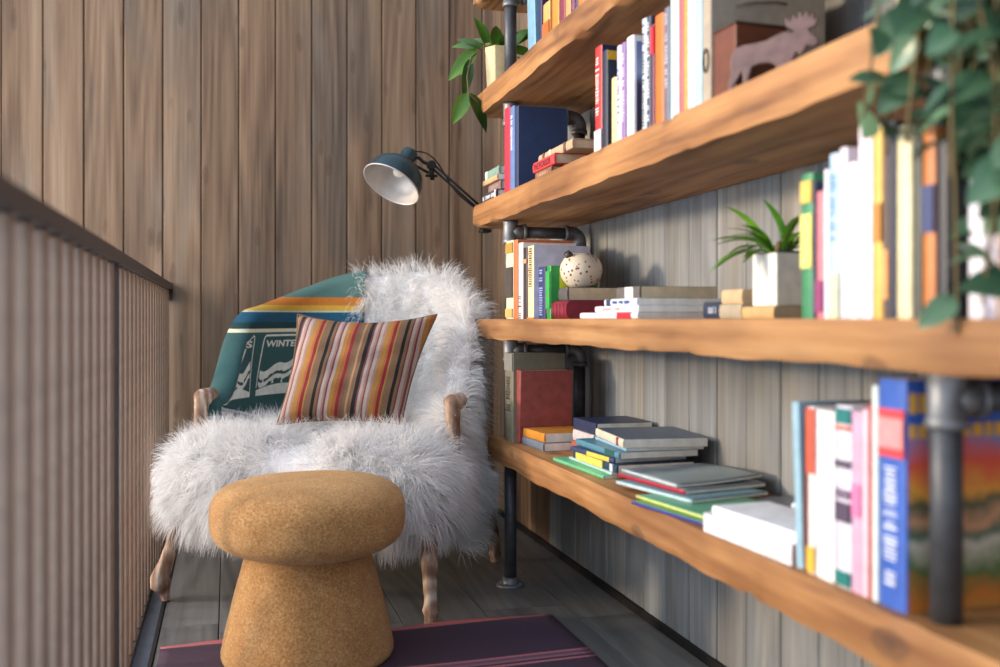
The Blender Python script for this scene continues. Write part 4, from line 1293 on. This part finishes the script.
m_ = MB(); m_.tube([(-0.036, -0.012, 0.088), (-0.050, -0.014, 0.102)], [0.012, 0.010], 14); m_.tube([(-0.030 + 0.006, -0.004, 0.094), (0.0, 0.0, 0.098), (0.024, 0.002, 0.094)], 0.004, 10); m_.build('spout', plain((62, 50, 44), 0.4), vs_)

# magazines in the middle of the eye level shelf
G_ = 'thin books stacked flat at eye level'
y0 = 2.05
z = S3
z = flat('white paperback with a red block at the bottom of the eye level stack', 0.885, y0 - 0.03, z, 0.0155, 0.37, 0.22, (232, 228, 230), group=G_, bands=[(0.10, 0.32, (196, 40, 56))])
z = flat('plain white magazine in the middle of the eye level stack', 0.90, y0 + 0.0, z, 0.015, 0.27, 0.22, (236, 236, 240), group=G_, print_=(0.2, 0.8, (214, 120, 110)))
z = flat('white book with blue letters third up at eye level', 0.905, y0 + 0.02, z, 0.0165, 0.20, 0.23, (214, 220, 232), group=G_, print_=(0.12, 0.72, (60, 84, 140)), bands=[(0.8, 0.92, (40, 60, 90))])
zz = flat('grey book with a white label lying on the eye level stack', 0.925, y0 + 0.05, z, 0.028, 0.14, 0.20, (100, 94, 90), group=G_, page='paper_tan', bands=[(0.25, 0.6, (226, 222, 216))])
flat('navy book with pale letters lying near the tan blocks', 1.03, 1.865, S3, 0.037, 0.12, 0.085, (44, 54, 76), page='paper_old', print_=(0.2, 0.8, (190, 200, 215)))
z = flat('greyish tan block of a book under another beside the white pot', 1.0, 1.765, S3, 0.030, 0.09, 0.15, (176, 164, 140), page='paper_old')
flat('tan book on top of the block beside the white pot', 1.005, 1.77, z, 0.030, 0.085, 0.145, (206, 176, 136), page='paper_old')
flat('thin orange tan book lying under the square white pot', 0.995, 1.635, S3, 0.0235, 0.118, 0.11, (206, 168, 116), page='paper_old')

# near group at eye level
row(S3, 0.885, [
    (800, 812, 174, (60, 136, 92), 'green and yellow book first in the near eye level row', dict(bands=[(0.35, 0.72, (232, 226, 120)), (0.80, 0.95, (226, 190, 90))], d=0.2)),
    (812.5, 814.5, 182, (50, 54, 90), 'thin dark blue book beside the green and yellow one', dict(d=0.18)),
    (815, 822.5, 192, (206, 118, 128), 'rose pink book in the near eye level row', dict(bands=[(0.05, 0.3, (150, 60, 110))], d=0.18)),
    (823, 827.5, 170, (236, 236, 244), 'thin white book in the near eye level row', dict(d=0.19)),
    (828, 838, 154, (176, 204, 228), 'pale blue book with green lower half in the near row', dict(bands=[(0.0, 0.28, (210, 220, 180))], d=0.19, print_=(0.5, 0.9, (80, 130, 170)))),
    (838.5, 846, 148, (224, 214, 222), 'pinkish white book in the near eye level row', dict(d=0.19)),
    (846.5, 856, 163, (244, 240, 240), 'wide plain white book in the near eye level row', dict(d=0.2)),
    (856.5, 871, 124, (240, 226, 232), 'tallest pale pink white book in the near eye level row', dict(d=0.21)),
    (872, 881, 127, (224, 180, 76), 'golden yellow book in the near eye level row', dict(d=0.2, bands=[(0.4, 0.6, (196, 130, 60))])),
    (882, 888, 122, (92, 74, 70), 'dark brown book beside the golden yellow one', dict(d=0.2, bands=[(0.1, 0.35, (226, 160, 100))])),
    (888.5, 894, 121, (52, 56, 76), 'charcoal blue book in the near eye level row', dict(d=0.2)),
    (895, 910, 126, (234, 222, 176), 'wide cream book behind the trailing leaves', dict(d=0.2)),
    (911, 920, 134, (70, 74, 62), 'dark olive book behind the trailing leaves', dict(d=0.2)),
    (921, 934, 128, (196, 120, 60), 'orange brown book behind the trailing leaves', dict(d=0.2, bands=[(0.45, 0.7, (60, 70, 110))])),
    (935, 946, 140, (44, 46, 54), 'black book behind the trailing leaves', dict(d=0.2)),
], 'books standing in the near eye level row')
row(S3, 0.90, [
    (966, 982, 178, (236, 232, 240), 'white book past the near pipe post at eye level', dict(d=0.19)),
    (983, 996, 190, (214, 206, 220), 'pale lilac book past the near pipe post', dict(d=0.19)),
    (997, 1016, 170, (206, 176, 150), 'beige book at the right edge at eye level', dict(d=0.19)),
], 'books past the near pipe post')

# --- lower shelf, far end
row(S4, 0.885, [
    (503.8, 512.5, 353, (118, 112, 94), 'tall olive grey book with worn dark vertical letters by the far post', dict(d=0.18, hard=True, print_=(0.35, 0.75, (24, 22, 24)), bands=[(0.80, 0.99, (134, 132, 124))])),
], None)
rb = thing('album', 'red leather album leaning upright behind the orange topped books', 'book', (0.90, 3.032, S4 + 0.001))
m_ = MB()
wA, hA, dA = 0.060, 0.235, 0.180
out = [(dA, wA / 2)] + [(0.010 - 0.010 * math.cos(a), wA / 2 * math.sin(a)) for a in [R(q) for q in range(80, -81, -20)]] + [(dA, -wA / 2)]
inn = [(dA, -wA / 2 + 0.003), (0.014, -wA / 2 + 0.003), (0.014, wA / 2 - 0.003), (dA, wA / 2 - 0.003)]
m_.prism(out + inn, lambda x, y, z_: (x, y, z_), 0, hA); m_.build('cover', plain((146, 70, 64), 0.38, 0, 0.10), rb)
m_ = MB(); m_.box((0.014 + (dA - 0.02) / 2, 0, hA / 2), (dA - 0.022, wA - 0.0062, hA - 0.008)); m_.build('pages', M['paper_tan'], rb)
rb.rotation_euler = (R(5), 0, R(-4))
rb.location.z += 0.0035
G_ = 'books stacked before the red album'
z = S4
z = flat('blue grey covered book under the orange topped one', 0.918, 2.80, z, 0.024, 0.185, 0.172, (112, 124, 140), group=G_, page='paper', rz=3)
z = flat('orange covered book on the pair before the red album', 0.925, 2.81, z, 0.028, 0.17, 0.168, (206, 138, 50), group=G_, page='paper', rz=5)
# navy topped stack further back
G_ = 'books stacked under the navy one, lower shelf'
z = S4
z = flat('brick red bound book at the bottom of the navy topped stack', 1.005, 2.62, z, 0.033, 0.17, 0.165, (170, 84, 66), group=G_, page='paper')
z = flat('pale book in the middle of the navy topped stack', 1.01, 2.62, z, 0.033, 0.17, 0.17, (206, 196, 196), group=G_, page='paper')
z = flat('navy covered book on top of the stack by the wall', 1.015, 2.61, z, 0.034, 0.19, 0.175, (40, 52, 84), group=G_, page='paper')
# big mixed stack
G_ = 'mixed books stacked mid way along the lower shelf'
z = S4
def fl(label, x, y, L, d, w_, col, rz, **op):
    global z
    z = flat(label, x, y, z, w_, L, d, col, rz=rz, group=G_, **op)
fl('mint green booklet at the bottom of the mixed stack', 0.905, 2.275, 0.34, 0.20, 0.009, (104, 190, 140), 3)
fl('pale aqua booklet second from the bottom of the mixed stack', 0.925, 2.27, 0.30, 0.22, 0.007, (176, 206, 200), 1)
fl('navy book with a yellow label low in the mixed stack', 0.93, 2.25, 0.29, 0.215, 0.020, (36, 60, 84), 2, bands=[(0.08, 0.14, (210, 220, 226)), (0.30, 0.92, (222, 204, 92))])
fl('dark blue book with a yellow edge in the mixed stack', 0.935, 2.28, 0.26, 0.21, 0.012, (56, 70, 110), 5, bands=[(0.1, 0.6, (226, 200, 80))])
fl('teal blue paperback in the middle of the mixed stack', 0.94, 2.26, 0.30, 0.22, 0.017, (84, 136, 156), 1, bands=[(0.10, 0.30, (40, 90, 90))])
fl('thin pale blue booklet in the mixed stack', 0.965, 2.27, 0.25, 0.21, 0.008, (150, 186, 206), -3)
fl('cream spined magazine with a slate blue cover topping the mixed stack', 0.955, 2.27, 0.26, 0.225, 0.022, (226, 210, 186), -6, bands=[(0.16, 0.22, (150, 60, 80))], cover=(0.0, 1.0, 0.02, 1.0, (88, 104, 124)))


def mag(label, x, y, z, L, d, rz, col, edge, t=0.006, group='magazines spread on the lower shelf', curl=0.012, ph=0.0):
    """loosely curling magazine: pages, cover sheet and spine strip"""
    r_ = thing('magazine', label, 'magazine', (x, y, z), R(rz), group)
    def f(u, v, h): return (d * u, L * v, h + curl * (u ** 2) * (0.4 + 0.6 * math.sin(2.5 * v + ph)) * 1.0)
    m_ = MB(); n_ = 12
    m_.grid(lambda u, v: f(u, v, 0.0008), n_, n_); m_.grid(lambda u, v: f(u, v, t - 0.001), n_, n_)
    for vs in ([(f(i / n_, 0, 0.0008), f(i / n_, 0, t - 0.001)) for i in range(n_ + 1)], [(f(i / n_, 1, 0.0008), f(i / n_, 1, t - 0.001)) for i in range(n_ + 1)],
               [(f(0, i / n_, 0.0008), f(0, i / n_, t - 0.001)) for i in range(n_ + 1)], [(f(1, i / n_, 0.0008), f(1, i / n_, t - 0.001)) for i in range(n_ + 1)]):
        pts = [p for pr in vs for p in pr]
        m_.add(pts, [(2 * i, 2 * i + 2, 2 * i + 3, 2 * i + 1) for i in range(n_)])
    m_.build('pages', M['paper'], r_)
    m_ = MB(); m_.grid(lambda u, v: f(u * 1.01, v, t), n_, n_); m_.build('cover', plain(col, 0.35) if isinstance(col, tuple) else col, r_, solid=0.0008)
    m_ = MB(); m_.grid(lambda u, v: (-0.0008 + 0.0004 * u, L * v, (t + 0.0006) * u), 1, n_); m_.build('spine', plain(edge, 0.4), r_, solid=0.0008)
    return z + t


sky_art = art('grey_blue_cover', [(0.0, (120, 132, 132)), (0.4, (150, 164, 166)), (0.6, (92, 104, 116)), (1.0, (170, 184, 186))], 14, axis='Y', k=3.0)
mag('navy and yellow edged magazine at the bottom front of the spread', 0.890, 1.70, S4 + 0.0005, 0.26, 0.20, 10, (96, 150, 84), (60, 66, 150), 0.006, curl=0.002)
mag('green covered magazine second in the front spread', 0.905, 1.73, S4 + 0.0075, 0.26, 0.20, 8, (86, 160, 124), (214, 220, 130), 0.005, curl=0.002)
mag('teal and white magazine under the red lined ones', 0.94, 1.86, S4 + 0.0135, 0.28, 0.21, 12, (110, 150, 160), (190, 214, 216), 0.007, curl=0.002)
mag('grey blue magazine with a red spine under the top one', 0.955, 1.92, S4 + 0.0215, 0.27, 0.22, 10, (120, 128, 132), (178, 40, 60), 0.008, curl=0.003)
mag('curling grey blue picture magazine on top of the spread', 0.952, 1.955, S4 + 0.0305, 0.25, 0.225, 6, sky_art, (196, 204, 206), 0.006, curl=0.012, ph=1.0)
m0 = mag('dark magazine with a red strip behind the white books', 0.99, 1.70, S4 + 0.0005, 0.18, 0.205, 4, (84, 92, 104), (150, 40, 52), 0.010, curl=0.003)

G_ = 'white books lying at the near lower shelf'
z = S4
z = flat('thick white book with a red back cover lying near the shelf front', 0.880, 1.39, z, 0.036, 0.275, 0.13, (176, 40, 52), group=G_, rz=3, bands=[(0.0, 1.0, (236, 234, 236))], cover=(0, 1, 0, 1, (232, 232, 236)))
z = flat('thinner white book lying on the thick white one', 0.888, 1.38, z, 0.018, 0.255, 0.125, (242, 242, 244), group=G_, rz=5)
z = S4
z = flat('white paperback lying behind the thick white book', 1.035, 1.42, z, 0.030, 0.22, 0.15, (226, 228, 238), group=G_, rz=2)
z = flat('small white book on the paperback behind the thick white one', 1.03, 1.42, z, 0.026, 0.19, 0.15, (240, 240, 246), group=G_, rz=4)
z = flat('topmost white notebook by the wall behind the white books', 1.06, 1.47, z, 0.018, 0.16, 0.12, (228, 230, 240), group=G_, rz=-3)

# --- near upright row on the lower shelf
row(S4, 0.885, [
    (795, 802, 403, (152, 190, 206), 'thin pale blue book leaning at the far end of the near lower row', dict(d=0.20, lean=-3.0, hard=True)),
    (803.5, 806, 0.262, (120, 60, 44), 'thin reddish brown book behind the white ones', dict(d=0.22, hard=True)),
    (806.5, 814, 407, (238, 230, 226), 'white book with orange top and yellow foot in the near lower row', dict(d=0.18, bands=[(0.60, 0.99, (226, 96, 70)), (0.01, 0.16, (232, 190, 66))])),
    (814.5, 833.5, 411, (246, 243, 244), 'very wide plain white book in the near lower row', dict(d=0.19)),
    (834.5, 850.5, 406, (228, 222, 236), 'lilac white book with teal ends and small dark figures', dict(d=0.20, bands=[(0.90, 0.985, (34, 120, 118)), (0.865, 0.89, (222, 110, 80)), (0.01, 0.09, (24, 120, 112)), (0.36, 0.47, (84, 70, 92)), (0.49, 0.54, (120, 106, 126)), (0.66, 0.70, (90, 84, 100))])),
    (851, 860, 412, (226, 172, 196), 'pale pink book in the near lower row', dict(d=0.19, bands=[(0.42, 0.60, (226, 130, 176))])),
    (860.5, 867, 410, (240, 206, 216), 'very light pink book in the near lower row', dict(d=0.19)),
    (867.5, 870, 404, (196, 70, 60), 'thin red book in the near lower row', dict(d=0.20)),
    (870.5, 876.5, 386, (226, 236, 232), 'tall thin white book against the large blue atlas', dict(d=0.21)),
], 'books standing in the near lower row')

atl = art('fantasy_landscape_cover', [(0.0, (196, 140, 60)), (0.10, (206, 120, 50)), (0.20, (84, 110, 60)), (0.30, (200, 190, 170)), (0.38, (70, 100, 80)), (0.44, (206, 150, 110)), (0.52, (70, 84, 62)), (0.58, (236, 160, 60)), (0.70, (232, 84, 60)),
                                     (0.80, (196, 110, 130)), (0.86, (120, 140, 190)), (1.0, (60, 96, 170))], 16, k=3.4, off=0.02, noise=0.32)
y0, y1 = Yp(904.5, 0.885), Yp(877, 0.885)
at_ = book('large blue paperback with an orange sunset cover beside the near post', (y1 - y0) * 0.96, 0.318, 0.235, (58, 98, 184), seed=3,
           bands=[(0.66, 0.87, (228, 72, 76)), (0.70, 0.83, (240, 150, 150))], print_=(0.08, 0.62, (226, 232, 244)),
           cover=(0.0, 0.78, 0.03, 1.0, atl))
at_.location = (0.885, (y0 + y1) / 2, S4 + 0.0005)
m_ = MB(); rr = random.Random(8)
for zc_, hh_ in ((0.286, 0.028), (0.248, 0.020)):      # two rows of rounded orange letter shapes
    x = 0.007
    while x < 0.20:
        w_ = rr.uniform(0.012, 0.020)
        m_.box((x + w_ / 2, -(y1 - y0) * 0.48 - 0.0013, zc_), (w_ * 0.82, 0.0010, hh_ * rr.uniform(0.8, 1.0)))
        x += w_ + 0.002
m_.build('cover_title', plain((232, 170, 60), 0.4), at_)
bpy.context.view_layer.update()
